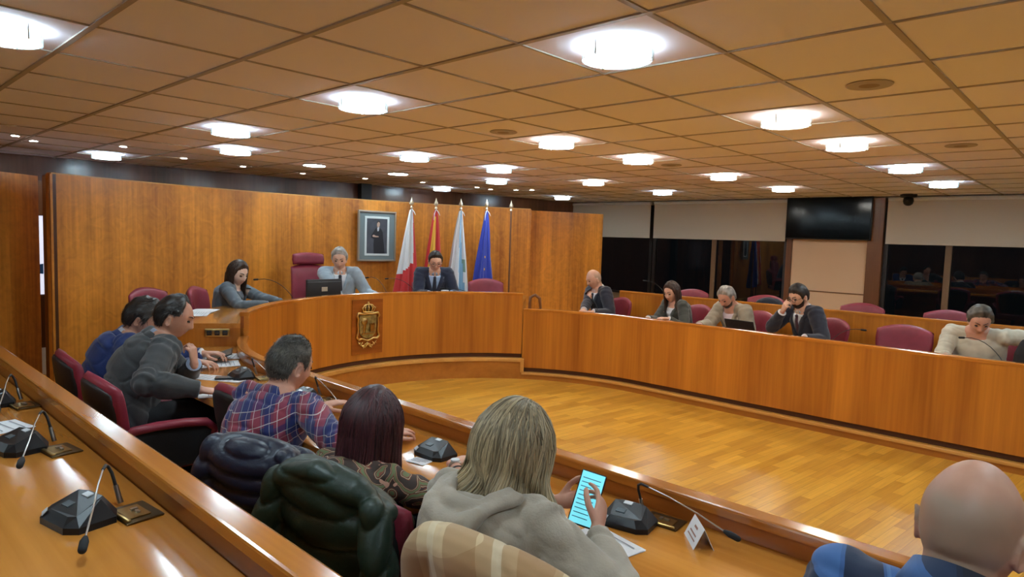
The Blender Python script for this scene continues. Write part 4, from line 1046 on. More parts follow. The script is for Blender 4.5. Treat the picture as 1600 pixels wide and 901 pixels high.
# tent name card
t=thing('name_card','white folded tent name card on the front desk at lower right','name card',(-.865,1.775,.74),rad(-48))
mb=MB(); L=.055
mb.add([(-L,-.030,.0),(L,-.030,.0),(L,.0,.062),(-L,.0,.062),(-L,-.0285,.0),(L,-.0285,.0),(L,.0,.060),(-L,.0,.060)],[(0,1,2,3),(7,6,5,4),(0,4,5,1),(1,5,6,2),(2,6,7,3),(3,7,4,0)]); mb.build('front_leaf',M_paper,t)
mb=MB(); mb.add([(-L,.030,.0),(L,.030,.0),(L,.0,.062),(-L,.0,.062),(-L,.0285,.0),(L,.0285,.0),(L,.0,.060),(-L,.0,.060)],[(3,2,1,0),(4,5,6,7),(1,5,4,0),(2,6,5,1),(3,7,6,2),(0,4,7,3)]); mb.build('rear_leaf',M_paper,t)
mb=MB()
def onleaf(u,v): return (u,-.0305+.030*v,.062*v)
for (u0,u1,v0,v1) in ((-.014,.016,.66,.76),(-.030,.030,.40,.47),(-.036,.036,.22,.28)):
    a=[onleaf(u0,v0),onleaf(u1,v0),onleaf(u1,v1),onleaf(u0,v1)]; mb.add([(x,y-.0006,z+.0003) for x,y,z in a],[(0,1,2,3)])
mb.build('printed_text',mat('card_print',(.35,.18,.14),.7),t)
# ------------------------------------------------------------ chairman's monitor
a=189; x,y=pt(a,2.36)
t=thing('monitor','black computer monitor seen from behind on the presidents desk','monitor',(x,y,.915),rad(92+0))
# local +y = toward the sitter ( -x world )
mb=MB(); mb.box(-.205,.205,-.02,.012,.01,.225,0,.008); mb.build('casing',M_blackm,t,30)
mb=MB(); mb.box(-.195,.195,.012,.0135,.02,.215); mb.build('screen',M_lcd,t)
mb=MB(); mb.box(-.200,.200,-.0225,-.0195,.195,.201); mb.build('vent_slot',mat('vent_grey',(.10,.11,.12),.4),t)
mb=MB(); mb.box(-.035,.035,-.0225,-.0195,.10,.145,0,.002); mb.build('sticker',mat('sticker_tan',(.50,.40,.28),.5),t)
mb=MB(); mb.lathe([(.10,0),(.10,.006),(.03,.012),(.02,.03)],n=28); mb.build('stand',M_blackm,t,40)
# small objects on the dais
t=thing('white_cup','white round cup before the man with glasses','cup',(-5.98,5.22,.915)); mb=MB(); mb.lathe([(.03,0),(.042,.03),(.047,.06),(.044,.062),(.04,.03),(.002,.01)],n=24); mb.build('bowl',M_paper,t,60); mb=MB(); mb.tube([(.045+.018*math.sin(q),0,.032+.018*math.cos(q)) for q in np.linspace(.2,2.9,7)],.004,8); mb.build('handle',M_paper,t,True)
# ------------------------------------------------------------ socket strip in the end face of the dais desk
p0=np.array(pt(238.2,2.28)); d=np.array([math.cos(rad(238.2)),math.sin(rad(238.2))])
t=thing('socket_strip','brass strip with three dark sockets in the end of the raised desk','socket',(*p0,.845),math.atan2(d[1],d[0]))
mb=MB(); mb.box(-.088,.088,-.010,.012,-.03,.03,0,.004); mb.build('plate',M_brass,t,30)
for k in (-.055,0,.055):
    mb=MB(); mb.box(k-.018,k+.018,.012,.016,-.018,.018,0,.002); s_=mb.build('socket',M_blackm,t,30)
    mb=MB(); mb.cyl((k-.006,.016,0),(k-.006,.018,0),.003,8); mb.cyl((k+.006,.016,0),(k+.006,.018,0),.003,8); mb.build('contact',M_brass,s_)
# the end face of the dais desk needs its table edge and a face panel
# ------------------------------------------------------------ coat of arms
ea=180.4; ex,ey=pt(ea,2.06)
t=thing('coat_of_arms','bronze and gold crowned coat of arms mounted on the curved presidents desk front','emblem',(ex,ey,.645),rad(ea-90-0))
def EB(u,v,d): return (u,-(d+u*u/(2*2.06)),v)
mb=MB(); mb.quadgrid(lambda a,b:EB((a-.5)*.385,(b-.5)*.58,.008),12,2); o0=len(mb.v)
per=[((a-.5)*.385,b) for a in np.linspace(0,1,13) for b in (-.29,)]
mb.quadgrid(lambda a,b:EB((a-.5)*.385,.29,.008-b*.012),12,1); mb.quadgrid(lambda a,b:EB((a-.5)*.385,-.29,.008-b*.012),12,1)
mb.quadgrid(lambda a,b:EB(-.1925,(b-.5)*.58,.008-a*.012),1,2); mb.quadgrid(lambda a,b:EB(.1925,(b-.5)*.58,.008-a*.012),1,2)
mb.build('backing_panel',M_inner,t)
sh=[(-.105,.125),(.105,.125),(.108,.05),(.104,-.03),(.092,-.075),(.06,-.105),(.0,-.125),(-.06,-.105),(-.092,-.075),(-.104,-.03),(-.108,.05)]
mb=MB(); mb.prism(sh,lambda a,b,d:EB(a,b,d),.008,.022); fixn(mb.build('shield_field',M_green,t,30))
# scrolled frame around the shield
mb=MB(); fr=[(-.122,.148),(-.05,.138),(0,.142),(.05,.138),(.122,.148),(.138,.118),(.122,.09),(.128,.03),(.122,-.03),(.128,-.07),(.14,-.10),(.115,-.128),(.07,-.122),(.03,-.138),(0,-.146),(-.03,-.138),(-.07,-.122),(-.115,-.128),(-.14,-.10),(-.128,-.07),(-.122,-.03),(-.128,.03),(-.122,.09),(-.138,.118)]
mb.tube([EB(a,b,.022) for a,b in fr],[.013 if abs(a)>.11 and abs(b)>.09 else .010 for a,b in fr],8,close=True); mb.build('scroll_frame',M_gold,t,True)
mb=MB(); mb.ell(EB(-.045,.0,.022),(.022,.012,.075),12); mb.ell(EB(-.045,.06,.026),(.042,.014,.04),12); mb.build('tree_relief',M_brass,t,True)
mb=MB(); mb.box(.02,.075,-.040,-.018,-.05,.02); 
for k in (.02,.042,.064): mb.box(k,k+.012,-.042,-.02,.02,.038)
mb.box(-.08,.08,-.034,-.018,-.075,-.062); mb.build('castle_relief',M_brass,t)
for k,(u,v) in enumerate(((.03,.08),(.06,.09),(-.01,-.09),(.0,.05))): pass
# crown of arches
crown=MB(); crown.tube([EB(.062*math.sin(q),.160,.022+.018*math.cos(q)) for q in np.linspace(-PI/2,PI/2,11)],.008,8)
for q in np.linspace(-1.3,1.3,5):
    u=.062*math.sin(q); crown.tube([EB(u,.165,.03),EB(u*1.25,.200,.034),EB(u*.85,.232,.03),EB(0,.245,.026)],[.007,.008,.0065,.005],8)
    crown.ell(EB(u*1.3,.205,.036),(.009,.009,.009),8)
crown.ell(EB(0,.257,.026),(.012,.010,.013),10); crown.build('crown',M_gold,t,True)
mb=MB(); mb.ell(EB(0,.195,.020),(.058,.012,.034),14); mb.build('crown_cap',M_bronze,t,True)
for sg in (-1,1):
    mb=MB(); P=[(.0,-.165),(.035,-.20),(.08,-.192),(.115,-.155)]; mb.tube([EB(sg*a,b,.014) for a,b in P],[.006,.006,.005,.003],8)
    for (a,b) in ((.03,-.185),(.055,-.20),(.08,-.185),(.10,-.17),(.045,-.215),(.07,-.17)): mb.ell(EB(sg*a,b,.018),(.016,.006,.008),8,M=Ry(sg*.7))
    mb.build('laurel_branch',M_gold,t,True)
mb=MB(); mb.tube([EB(-.03,-.215,.02),EB(-.012,-.188,.026),EB(0,-.176,.028),EB(.012,-.188,.026),EB(.03,-.215,.02)],[.006,.009,.011,.009,.006],8); mb.build('ribbon',M_gold,t,True)
# ------------------------------------------------------------ portrait on the concave wall
pc=np.array([-7.355,5.18]); pd=unit(np.array([.09,.54])); rz=math.atan2(pd[1],pd[0])
nin=np.array([pd[1],-pd[0]])   # out of the wall, towards the room
pc=pc+nin*.012
t=thing('framed_portrait','grey framed formal portrait of a standing figure in dark suit on wood wall','picture',(pc[0],pc[1],1.60),rz)
W2,H2=.275,.335
def fr4(mb,w,h,b,y0,y1):
    mb.box(-w,w,y0,y1,h-b,h,0,.003); mb.box(-w,w,y0,y1,-h,-h+b,0,.003); mb.box(-w,-w+b,y0,y1,-h+b,h-b,0,.003); mb.box(w-b,w,y0,y1,-h+b,h-b,0,.003)
mb=MB(); fr4(mb,W2,H2,.022,-.030,.01); mb.build('frame',mat('frame_silver_wood',(.30,.23,.17),.4,coat=.3),t)
mb=MB(); mb.box(-W2+.015,W2-.015,-.012,.0,-H2+.015,H2-.015); mb.build('grey_mount',mat('mount_grey',(.17,.21,.22),.8),t)
mb=MB(); fr4(mb,.178,.262,.030,-.016,-.010); mb.build('white_mount',mat('mount_white',(.62,.66,.66),.8),t)
mb=MB(); mb.box(-.150,.150,-.0135,-.011,-.234,.234); pb=mb.build('picture',mat('picture_ground',(.055,.058,.075),.5,var=.35,vscale=6),t)
def flatshape(nm,poly,y,m): q=MB(); q.prism(poly,lambda a,b,d:(a,d,b),y,y-.0012); return fixn(q.build(nm,m,t))
flatshape('painted_figure',[(-.045,-.234),(-.05,-.12),(-.045,-.04),(-.088,-.02),(-.085,.01),(-.05,.06),(-.025,.10),(.0,.115),(.03,.115),(.058,.095),(.082,.05),(.088,-.02),(.10,-.10),(.115,-.234)],-.0138,mat('figure_dark',(.012,.012,.018),.6))
flatshape('painted_shirt',[(.004,.065),(.0,.11),(.012,.125),(.030,.118),(.022,.07)],-.0152,mat('figure_shirt',(.55,.55,.6),.6))
flatshape('painted_face',[(-.002,.13),(-.004,.16),(.002,.185),(.015,.195),(.030,.19),(.038,.17),(.036,.14),(.026,.122),(.010,.118)],-.0155,mat('figure_face',(.50,.33,.26),.6))
flatshape('painted_hair',[(-.006,.165),(-.006,.19),(.006,.205),(.028,.205),(.042,.19),(.040,.165),(.032,.185),(.012,.19)],-.0160,mat('figure_hair',(.04,.03,.028),.6))
flatshape('painted_hands',[(-.06,-.01),(-.07,.005),(-.05,.018),(-.02,.005),(.02,.0),(.022,-.012),(-.02,-.014)],-.0160,bpy.data.materials['figure_face'])
mb=MB(); mb.box(-.185,.185,-.0195,-.0175,-.27,.27); 
# ------------------------------------------------------------ flags
C_w=mat('flag_white',(.72,.73,.75),.75,sheen=.3); C_r=mat('flag_red',(.56,.020,.022),.7,sheen=.3); C_y=mat('flag_yellow',(.80,.42,.03),.7,sheen=.3)
C_b=mat('flag_blue',(.016,.035,.34),.7,sheen=.3); C_lb=mat('flag_light_blue',(.22,.42,.62),.75,sheen=.3); C_g=mat('flag_green',(.20,.32,.26),.7); M_pole=mat('pole_wood',(.16,.06,.03),.35,coat=.4)
M_pale=mat('finial_pale_brass',(.62,.52,.36),.3,.8)
def flag(label,x,y,top,kind,rz):
    t=thing('flag_on_pole',label,'flag',(x,y,.24),rz,'flags on poles behind the presidents desk')
    h=top-.24
    mb=MB(); mb.lathe([(.13,0),(.135,.012),(.10,.03),(.035,.05),(.022,.09)],n=28); mb.build('pole_base',M_brass,t,40)
    mb=MB(); mb.cyl((0,0,.05),(0,0,h-.14),.0125,14); mb.build('pole',M_pole,t,40)
    mb=MB(); mb.lathe([(.0125,h-.15),(.020,h-.145),(.016,h-.13),(.010,h-.12),(.012,h-.11),(.024,h-.09),(.027,h-.075),(.018,h-.055),(.009,h-.035),(.004,h-.012),(.0005,h)],n=16)
    mb.box(-.030,.030,-.006,.006,h-.098,h-.086,0,.003); mb.box(-.006,.006,-.030,.030,h-.098,h-.086,0,.003); mb.build('finial',M_pale,t,40)
    if not kind: return t
    ztop=h-.17; zb=.42; nu=84; nv=46; seed=len(kind)
    fold={'vigo':5,'spain':6,'galicia':7,'eu':6}[kind]
    lean={'vigo':-.055,'spain':-.03,'galicia':-.05,'eu':-.045}[kind]
    def P(u,v):
        a=2*PI*u; s=1-v; R_=.018+.135*s**.9
        f=1+.26*math.sin(fold*a+1.1*math.sin(2.3*v+seed))+.10*math.sin((fold*2+1)*a+3*v); 
        z=ztop-(ztop-zb)*s - .05*math.sin(a+1)*s
        return (math.cos(a)*R_*f*1.0+lean*s, math.sin(a)*R_*f*.72-.01*s, z)
    mb=MB(); mb.quadgrid(P,nu,nv)
    mats={'vigo':[C_w,C_r],'spain':[C_r,C_y],'galicia':[C_w,C_lb,C_g],'eu':[C_b,C_y]}[kind]
    mi=[]
    for j in range(nv):
        for i in range(nu):
            u=(i+.5)/nu; v=(j+.5)/nv; x_=math.cos(2*PI*u); yy=math.sin(2*PI*u)
            front=yy<0
            if kind=='vigo': k=1 if (v<.42+.10*x_ or x_>.52+.2*(v-.5)) else 0
            elif kind=='spain': k=1 if (x_<-.02 and v<.93 and x_>-.85) else 0
            elif kind=='galicia': k=1 if (-.28<x_-.2+ (v-.5)*.3<.32) else (2 if (front and .38<v<.50 and x_>.45 and x_<.75) else 0)
            else: k=1 if (front and abs(x_+.05)<.07 and (int(v*40)%5==0) and .25<v<.6) else 0
            mi.append(k)
    mb.m=mi; o=mb.build('flag_cloth',mats,t,True)
    mb=MB(); mb.tube([(-.004,-.014,h-.16),(-.03,-.04,h-.22),(-.035,-.045,h-.30)],[.004,.006,.003],8); mb.tube([(.004,-.014,h-.16),(.03,-.035,h-.20),(.045,-.04,h-.235)],[.004,.006,.003],8); mb.build('tied_ribbon',C_w,t,True)
    return t
frz=rad(63)
flag('white and red flag hanging folded on its pole, next to the portrait',-6.90,5.41,2.13,'vigo',frz)
flag('red and yellow flag hanging behind the man with glasses',-6.82,5.76,2.14,'spain',frz)
flag('white flag with pale blue band hanging folded on its pole',-6.71,6.11,2.15,'galicia',frz)
flag('dark blue flag with small yellow marks hanging on its pole',-6.57,6.47,2.165,'eu',frz)
flag('bare dark pole with pale finial, rightmost of the row of flags',-6.42,6.81,2.165,None,frz)
# handrail piece beside the dais end
t=thing('handrail','short curved wooden handrail at the right end of the raised desk','handrail',(*pt(127.5,2.42),.24))
mb=MB(); mb.tube([(0,0,0),(0,0,.60),(.0,.01,.68),(.03,.06,.71),(.07,.10,.67),(.08,.11,.55)],[.018,.018,.019,.019,.019,.016],12); mb.build('rail',M_oak,t,True)
mb=MB(); mb.lathe([(.03,0),(.03,.01),(.02,.015)],n=20); mb.build('foot_plate',M_brass,t,40)
# ------------------------------------------------------------ people placement
SK1=skinmat('skin_light',(.70,.42,.30),(.55,.22,.18)); SK2=skinmat('skin_warm',(.62,.34,.235),(.46,.17,.14)); SK3=skinmat('skin_pink',(.64,.35,.25),(.50,.19,.16)); SK4=skinmat('skin_pale',(.80,.57,.46),(.60,.26,.23))
H_black=hairmat('hair_black',(.010,.008,.008),(.035,.026,.022)); H_brown=hairmat('hair_dark_brown',(.015,.008,.006),(.060,.030,.018)); H_salt=hairmat('hair_greying',(.022,.02,.018),(.16,.145,.12))
H_grey=hairmat('hair_grey',(.16,.15,.14),(.46,.44,.41)); H_red=hairmat('hair_dark_red',(.010,.003,.005),(.085,.018,.022)); H_blond=hairmat('hair_ash_blond',(.15,.115,.065),(.62,.48,.28)); H_stub=hairmat('hair_stubble',(.40,.27,.19),(.52,.37,.26))
def cloth(n,c,r=.8,**k): 
    d=dict(bump=.25,bscale=240,var=.14,vscale=9,sheen=.25); d.update(k); return mat(n,c,r,**d)
F_navy=cloth('suit_navy',(.012,.018,.045)); F_navy2=cloth('suit_dark_navy',(.010,.012,.026)); F_blue=cloth('suit_bright_blue',(.012,.035,.16)); F_char=cloth('suit_charcoal',(.042,.046,.050))
F_lgrey=cloth('suit_light_grey',(.30,.37,.43)); F_beige=cloth('blazer_beige',(.30,.255,.185)); F_slate=cloth('jacket_slate',(.085,.105,.125)); F_olive=cloth('blazer_dark_olive',(.045,.05,.042))
F_white=cloth('shirt_white',(.70,.73,.78),.7); F_lblue=cloth('shirt_pale_blue',(.36,.47,.66),.7); F_pinkw=cloth('shirt_pink_white',(.62,.52,.56),.7); F_sweat=cloth('sweater_offwhite',(.60,.57,.46),.9); F_hood=cloth('hoodie_beige',(.40,.345,.275),.95,bump=.35,bscale=160)
F_tie=cloth('tie_dark',(.012,.014,.03),.5); F_tie2=cloth('tie_maroon',(.06,.015,.03),.5)
F_plaid=plaid('red_navy_check',(.030,.028,.105),[('u',0,.22,(.30,.035,.055),.75),('v',.1,.20,(.28,.035,.055),.60),('u',.47,.13,(.010,.022,.13),.9),('v',.57,.13,(.010,.022,.13),.65),
   ('u',.08,.014,(.62,.58,.55),.8),('v',.22,.014,(.62,.58,.55),.8),('u',.40,.010,(.50,.46,.42),.75),('v',.70,.010,(.50,.46,.42),.75),('u',.72,.014,(.36,.42,.40),.6),('v',.92,.012,(.55,.35,.35),.6)],su=.105,rot=rad(8))
F_bplaid=plaid('blue_check',(.020,.055,.15),[('u',.0,.25,(.055,.15,.38),.85),('v',.0,.25,(.06,.16,.40),.55),('u',.5,.20,(.008,.010,.022),.85),('v',.5,.20,(.008,.010,.022),.8),('u',.25,.02,(.12,.26,.5),.5)],su=.17,rot=rad(-6))
def blousemat():
    m,n,l,b=_new('patterned_blouse'); tc=n.new('ShaderNodeTexCoord')
    v=n.new('ShaderNodeTexVoronoi'); v.inputs['Scale'].default_value=12; v.feature='F1'; 
    nz=n.new('ShaderNodeTexNoise'); nz.inputs['Scale'].default_value=9; l.new(tc.outputs['Object'],nz.inputs['Vector'])
    mx=n.new('ShaderNodeMixRGB'); mx.blend_type='ADD'; mx.inputs['Fac'].default_value=.10; l.new(tc.outputs['Object'],mx.inputs['Color1']); l.new(nz.outputs['Color'],mx.inputs['Color2']); l.new(mx.outputs['Color'],v.inputs['Vector'])
    s=node_math(n,l,'SINE',node_math(n,l,'MULTIPLY',v.outputs['Distance'],13.0))
    r=n.new('ShaderNodeValToRGB'); r.color_ramp.interpolation='CONSTANT'; e=r.color_ramp.elements; e[0].position=0; e[0].color=(.035,.018,.012,1); e[1].position=.42; e[1].color=(.16,.035,.02,1)
    for p,c in ((.60,(.60,.50,.30)),(.68,(.03,.02,.014)),(.80,(.22,.06,.03)),(.90,(.12,.15,.06))): q=e.new(p); q.color=(*c,1)
    l.new(node_math(n,l,'ADD',node_math(n,l,'MULTIPLY',s,.5),.5),r.inputs['Fac']); l.new(r.outputs['Color'],b.inputs['Base Color']); b.inputs['Roughness'].default_value=.7; return m
F_blouse=blousemat()
def spectacles(inf,m=None):
    m=m or M_black; hc,hm,root=inf['hc'],inf['hm'],inf['root']; mb=MB()
    for sg in (-1,1):
        mb.tube([hc+hm@np.array([sg*.033+.023*math.cos(a),.106-.25*(abs(.023*math.cos(a)+.033)*.12),-.002+.018*math.sin(a)]) for a in np.linspace(0,2*PI,20)[:-1]],.0019,6,close=True)
        mb.tube([hc+hm@np.array(p) for p in ((sg*.056,.103,.004),(sg*.076,.085,.006),(sg*.081,.02,.004),(sg*.080,-.012,.0),(sg*.079,-.022,-.014))],.0019,6)
    mb.tube([hc+hm@np.array(p) for p in ((-.010,.106,.002),(0,.110,.004),(.010,.106,.002))],.0018,6)
    mb.build('spectacles',m,root,True)
def pen(inf): pass
# 1. long haired woman at the raised side desk (left)
person('woman with long dark hair in slate grey jacket writing at the raised side desk',.24,(-6.14,2.76),1.325,-48,lean=14,hp=18,hy=-26,skin=SK4,fem=1,wide=.9,seatobj=('burgundy armchair behind the long haired woman at the side desk','burgundy council armchairs',(0,0,8)),
  hands={'L':dict(world=(-5.78,3.02,.950),curl=.5),'R':dict(world=(-5.72,2.86,.950),curl=.7,hint=(.9,-.3,-.6))},
  outfit=dict(kind='suit',mat=F_slate,shirt=cloth('blouse_slate',(.11,.13,.17)),vw=.045,vt=3.4),hair=dict(style='long',mat=H_brown,th=.012,long=.30,locks=260,lr=.0055,vol=.016,wave=.006,flare=.25,face=66,seed=4))
# 2. chairman
person('grey haired man in light grey suit seated in the tall chair',.24,(-6.46,4.06),1.450,-118,lean=12,hp=16,hy=-8,skin=SK1,
  hands={'L':dict(world=(-6.10,4.30,.945)),'R':dict(world=(-6.10,3.84,.945))},
  outfit=dict(kind='suit',mat=F_lgrey,shirt=F_white,tie=F_tie,vw=.06),hair=dict(style='short',mat=H_grey,th=.018,seed=2,brow=H_salt))
# 3. man with glasses
person('man in navy suit and glasses writing in front of the red flag',.24,(-6.10,5.16),1.440,-123,lean=22,hp=24,hy=0,skin=SK1,seatobj=('burgundy armchair hidden behind the man with glasses','burgundy council armchairs',(0,0,0)),
  hands={'L':dict(world=(-5.86,5.22,.945),curl=.5),'R':dict(world=(-5.96,4.96,.945),curl=.8)},
  outfit=dict(kind='suit',mat=F_navy,shirt=F_lblue,tie=F_tie,vw=.06),hair=dict(style='short',mat=H_black,th=.015,seed=3),extras=(spectacles,))
chair('empty burgundy armchair on the dais below the blue flag',-6.05,6.02,.24,-128)
TALL=make_chair('tall burgundy executive chair with headrest behind the chairman',(-6.70,3.98,.20),rad(-92),tall=True,group=None)
# 4..8 far row
person('bald man in dark navy suit and tie at the far desk',.08,(-4.84,6.68),1.27,158,lean=14,hp=22,hy=-6,skin=SK1,seatobj=('burgundy armchair behind the bald man at the far desk','burgundy council armchairs',(0,0,0)),
  hands={'L':dict(world=(-4.62,6.38,.775),curl=.5),'R':dict(world=(-4.74,6.36,.79),curl=.5)},
  outfit=dict(kind='suit',mat=F_navy2,shirt=F_white,tie=F_tie,vw=.058),hair=dict(style='none',mat=H_stub,stubble=1))
person('woman with long dark hair, dark olive blazer and white top at far desk',.08,(-3.77,6.72),1.185,158,lean=20,hp=16,hy=14,skin=SK1,fem=1,wide=.92,seatobj=('burgundy armchair behind the woman in dark olive blazer','burgundy council armchairs',(0,0,0)),
  hands={'L':dict(world=(-3.62,6.40,.80),curl=.5),'R':dict(world=(-3.86,6.38,.78),curl=.4)},
  outfit=dict(kind='suit',mat=F_olive,shirt=F_white,vw=.050,vt=2.4),hair=dict(style='long',mat=H_brown,th=.012,long=.26,locks=240,lr=.0055,vol=.015,face=64,seed=8))
person('grey haired man in beige blazer leaning over the far desk',.08,(-3.06,6.62),1.19,160,lean=26,hp=30,hy=6,skin=SK3,wide=1.05,seatobj=('burgundy armchair behind the man in beige blazer','burgundy council armchairs',(0,0,0)),
  hands={'L':dict(world=(-2.86,6.34,.775),curl=.5),'R':dict(world=(-3.20,6.30,.775),curl=.5)},
  outfit=dict(kind='suit',mat=F_beige,shirt=F_pinkw,vw=.062),hair=dict(style='short',mat=H_grey,th=.014,seed=5,beard=1,bmat=H_salt))
def chin(hx): pass
person('bearded man in dark suit and glasses holding his hand to his mouth',.08,(-2.35,6.70),1.255,150,lean=18,hp=22,hy=6,skin=SK1,seatobj=('burgundy armchair behind the bearded man with glasses','burgundy council armchairs',(0,0,0)),
  hands={'L':dict(world=(-2.16,6.36,.775),curl=.4),'R':dict(world=(-2.44,6.54,.985),f=(-.55,.1,.85),n=(-.3,-1,.1),curl=1.25,hint=(.5,.6,-1))},
  outfit=dict(kind='suit',mat=F_navy2,shirt=F_white,tie=F_tie2,vw=.058),hair=dict(style='full',mat=H_black,th=.015,seed=6,beard=1,bth=.008),extras=(spectacles,))
chair('empty burgundy armchair in front row, between the bearded man and white sweater',-1.48,6.86,.08,182)
person('man in off white sweater turning to his side at right edge',.08,(-.85,6.62),1.185,176,lean=26,hp=32,hy=22,skin=SK3,wide=1.12,belly=.02,seatobj=('burgundy armchair behind the man in off white sweater','burgundy council armchairs',(0,0,0)),
  hands={'L':dict(world=(-.38,6.60,.88),curl=.5,hint=(-.3,-.6,.1)),'R':dict(world=(-1.02,6.32,.78),curl=.3)},
  outfit=dict(kind='sweater',mat=F_sweat,fold=.005),hair=dict(style='short',mat=H_salt,th=.020,seed=9))
t=thing('black_bag','black bag standing on the far desk at the right edge','bag',(-.47,6.50,.74),rad(10))
mb=MB(); pts=[(0,0,.02),(0,0,.10),(0,0,.19)]; mb.tube(pts,[(.13,.07),(.125,.065),(.095,.045)],20,side=(1,0,0)); fuse(mb,'bag_body',M_blackfab,t,.008,2)
mb=MB(); mb.tube([(-.06,0,.20),(-.05,0,.26),(.0,0,.28),(.05,0,.26),(.06,0,.20)],.007,8); mb.build('handle',M_blackm,t,True)
t=thing('laptop','dark laptop lying open on far desk beside the bearded man','laptop',(-2.72,6.40,.74),rad(172))
mb=MB(); mb.box(-.16,.16,-.11,.11,0,.015,0,.004); mb.build('keyboard_base',M_blackm,t,30)
mb=MB(); mb.box(-.16,.16,-.004,.004,0,.15,0,.003); s_=mb.build('screen_lid',M_blackm,t,30,(0,.11,.015)); s_.rotation_euler.x=rad(-25)
# rear row chairs
for i,(x,y,L) in enumerate([(-4.30,8.02,'rear row burgundy armchair behind the dark haired woman'),(-3.30,8.02,'rear row burgundy armchair with a dark coat, behind beige blazer'),(-2.18,8.00,'empty rear row burgundy armchair in front of the peach pillar'),(-1.34,8.00,'empty rear row burgundy armchair before the right dark window')]):
    chair(L,x,y,.17,180+(4,0,-2,-3)[i],'burgundy armchairs of the rear row')
# ------------------------------------------------------------ people on the near side
# grey suit and blue suit, seen in profile
def nearhand(**k): return k
person('man in bright blue suit at the far left end of the desk',.08,(-4.46,1.40),1.17,-14,lean=26,hp=22,hy=-12,skin=SK2,wide=1.02,vox=.0045,seatobj=None,
  hands={'L':dict(world=(-4.40,1.75,.80),curl=.6),'R':dict(world=(-4.24,1.64,.785),fworld=(.8,.55,-.05),nworld=(0,0,-1),curl=.65,hint=(.8,-.2,-.8))},
  outfit=dict(kind='suit',mat=F_blue,shirt=F_white,tie=F_tie,fold=.008,vox=.007),hair=dict(style='full',mat=H_black,th=.020,seed=11,strands=1500,slen=.03))
g=person('man in charcoal suit with fist against his mouth, seen in profile',.08,(-3.90,1.39),1.235,-8,lean=26,hp=16,hy=-22,skin=SK2,wide=1.08,belly=.015,vox=.0045,
  hands={'L':dict(world=(-3.86,1.48,.850),fworld=(-.1,-.05,1),nworld=(-.7,-.6,.1),curl=1.35,hint=(-.2,.6,-1)),'R':dict(world=(-3.47,1.36,.785),fworld=(.65,.7,-.1),curl=.7,hint=(.9,-.5,-.5))},
  outfit=dict(kind='suit',mat=F_char,shirt=F_lblue,tie=F_tie,fold=.009,vox=.007),hair=dict(style='recede',mat=H_black,th=.013,seed=12,strands=2200,slen=.02))
chair('empty burgundy armchair with black back between charcoal suit and checked shirt',-2.95,1.58,.08,2)
chair('empty burgundy armchair on the left curve beyond the man in blue suit',-6.22,2.20,.24,-58)
chair('burgundy armchair of the man in bright blue suit, leftmost near the wall',-4.33,1.24,.08,-4)
# plaid shirt
person('man in red and navy checked shirt seen from behind',.08,(-2.64,1.42),1.149,16,lean=24,hp=14,hy=-10,skin=SK3,wide=1.05,belly=.03,vox=.0045,
  hands={'L':dict(world=(-2.80,1.66,.78)),'R':dict(world=(-2.20,1.62,.785),curl=.5,hint=(1,-.5,-.3))},
  outfit=dict(kind='shirt',mat=F_plaid,fold=.006,vox=.007,push=.05),hair=dict(style='short',mat=H_salt,th=.012,seed=13,strands=4200,slen=.016,toneb=-.35,lift=.3))
# red haired woman
def watch(inf):
    j=inf['J']['R']; W=j['W']; d=unit(W-j['E']); root=inf['root']
    m2=MB(); m2.tube([W-d*.028,W-d*.012],[(.0275,.0235)]*2,20,cap='flat',side=np.cross(d,[0,0,1])); w_=m2.build('watch_strap',M_chrome,root,40)
    m2=MB(); c=W-d*.02+np.array([0,0,.024]); m2.lathe([(.016,-.003),(.017,0),(.016,.004),(.001,.005)],c,20); m2.build('watch_face',M_label,root,40)
    m2=MB(); m2.tube([W-d*.056,W-d*.050],[(.0295,.0265)]*2,20,cap='flat',side=np.cross(d,[0,0,1])); m2.build('bracelet',M_blackm,root,40)
person('woman with long dark red hair and patterned blouse seen from behind',.08,(-1.85,1.30),1.085,12,trunk_rng=(.52,1.1),seat=.42,lean=32,hp=8,hy=-4,skin=SK3,fem=1,wide=.95,vox=.0045,seatobj=None,
  hands={'L':dict(world=(-2.2,1.62,.78)),'R':dict(world=(-1.76,1.60,.785),fworld=(-.15,1,-.05),curl=.35,hint=(1,-.5,-.4))},
  outfit=dict(kind='blouse',mat=F_blouse,fold=.005,vox=.007,push=.30),hair=dict(style='long',mat=H_red,th=.014,long=.235,locks=1500,lr=.0030,vol=.022,wave=.007,wf=30,flare=-.02,face=52,seed=21,down=(0,-.10,-1)),extras=(watch,))
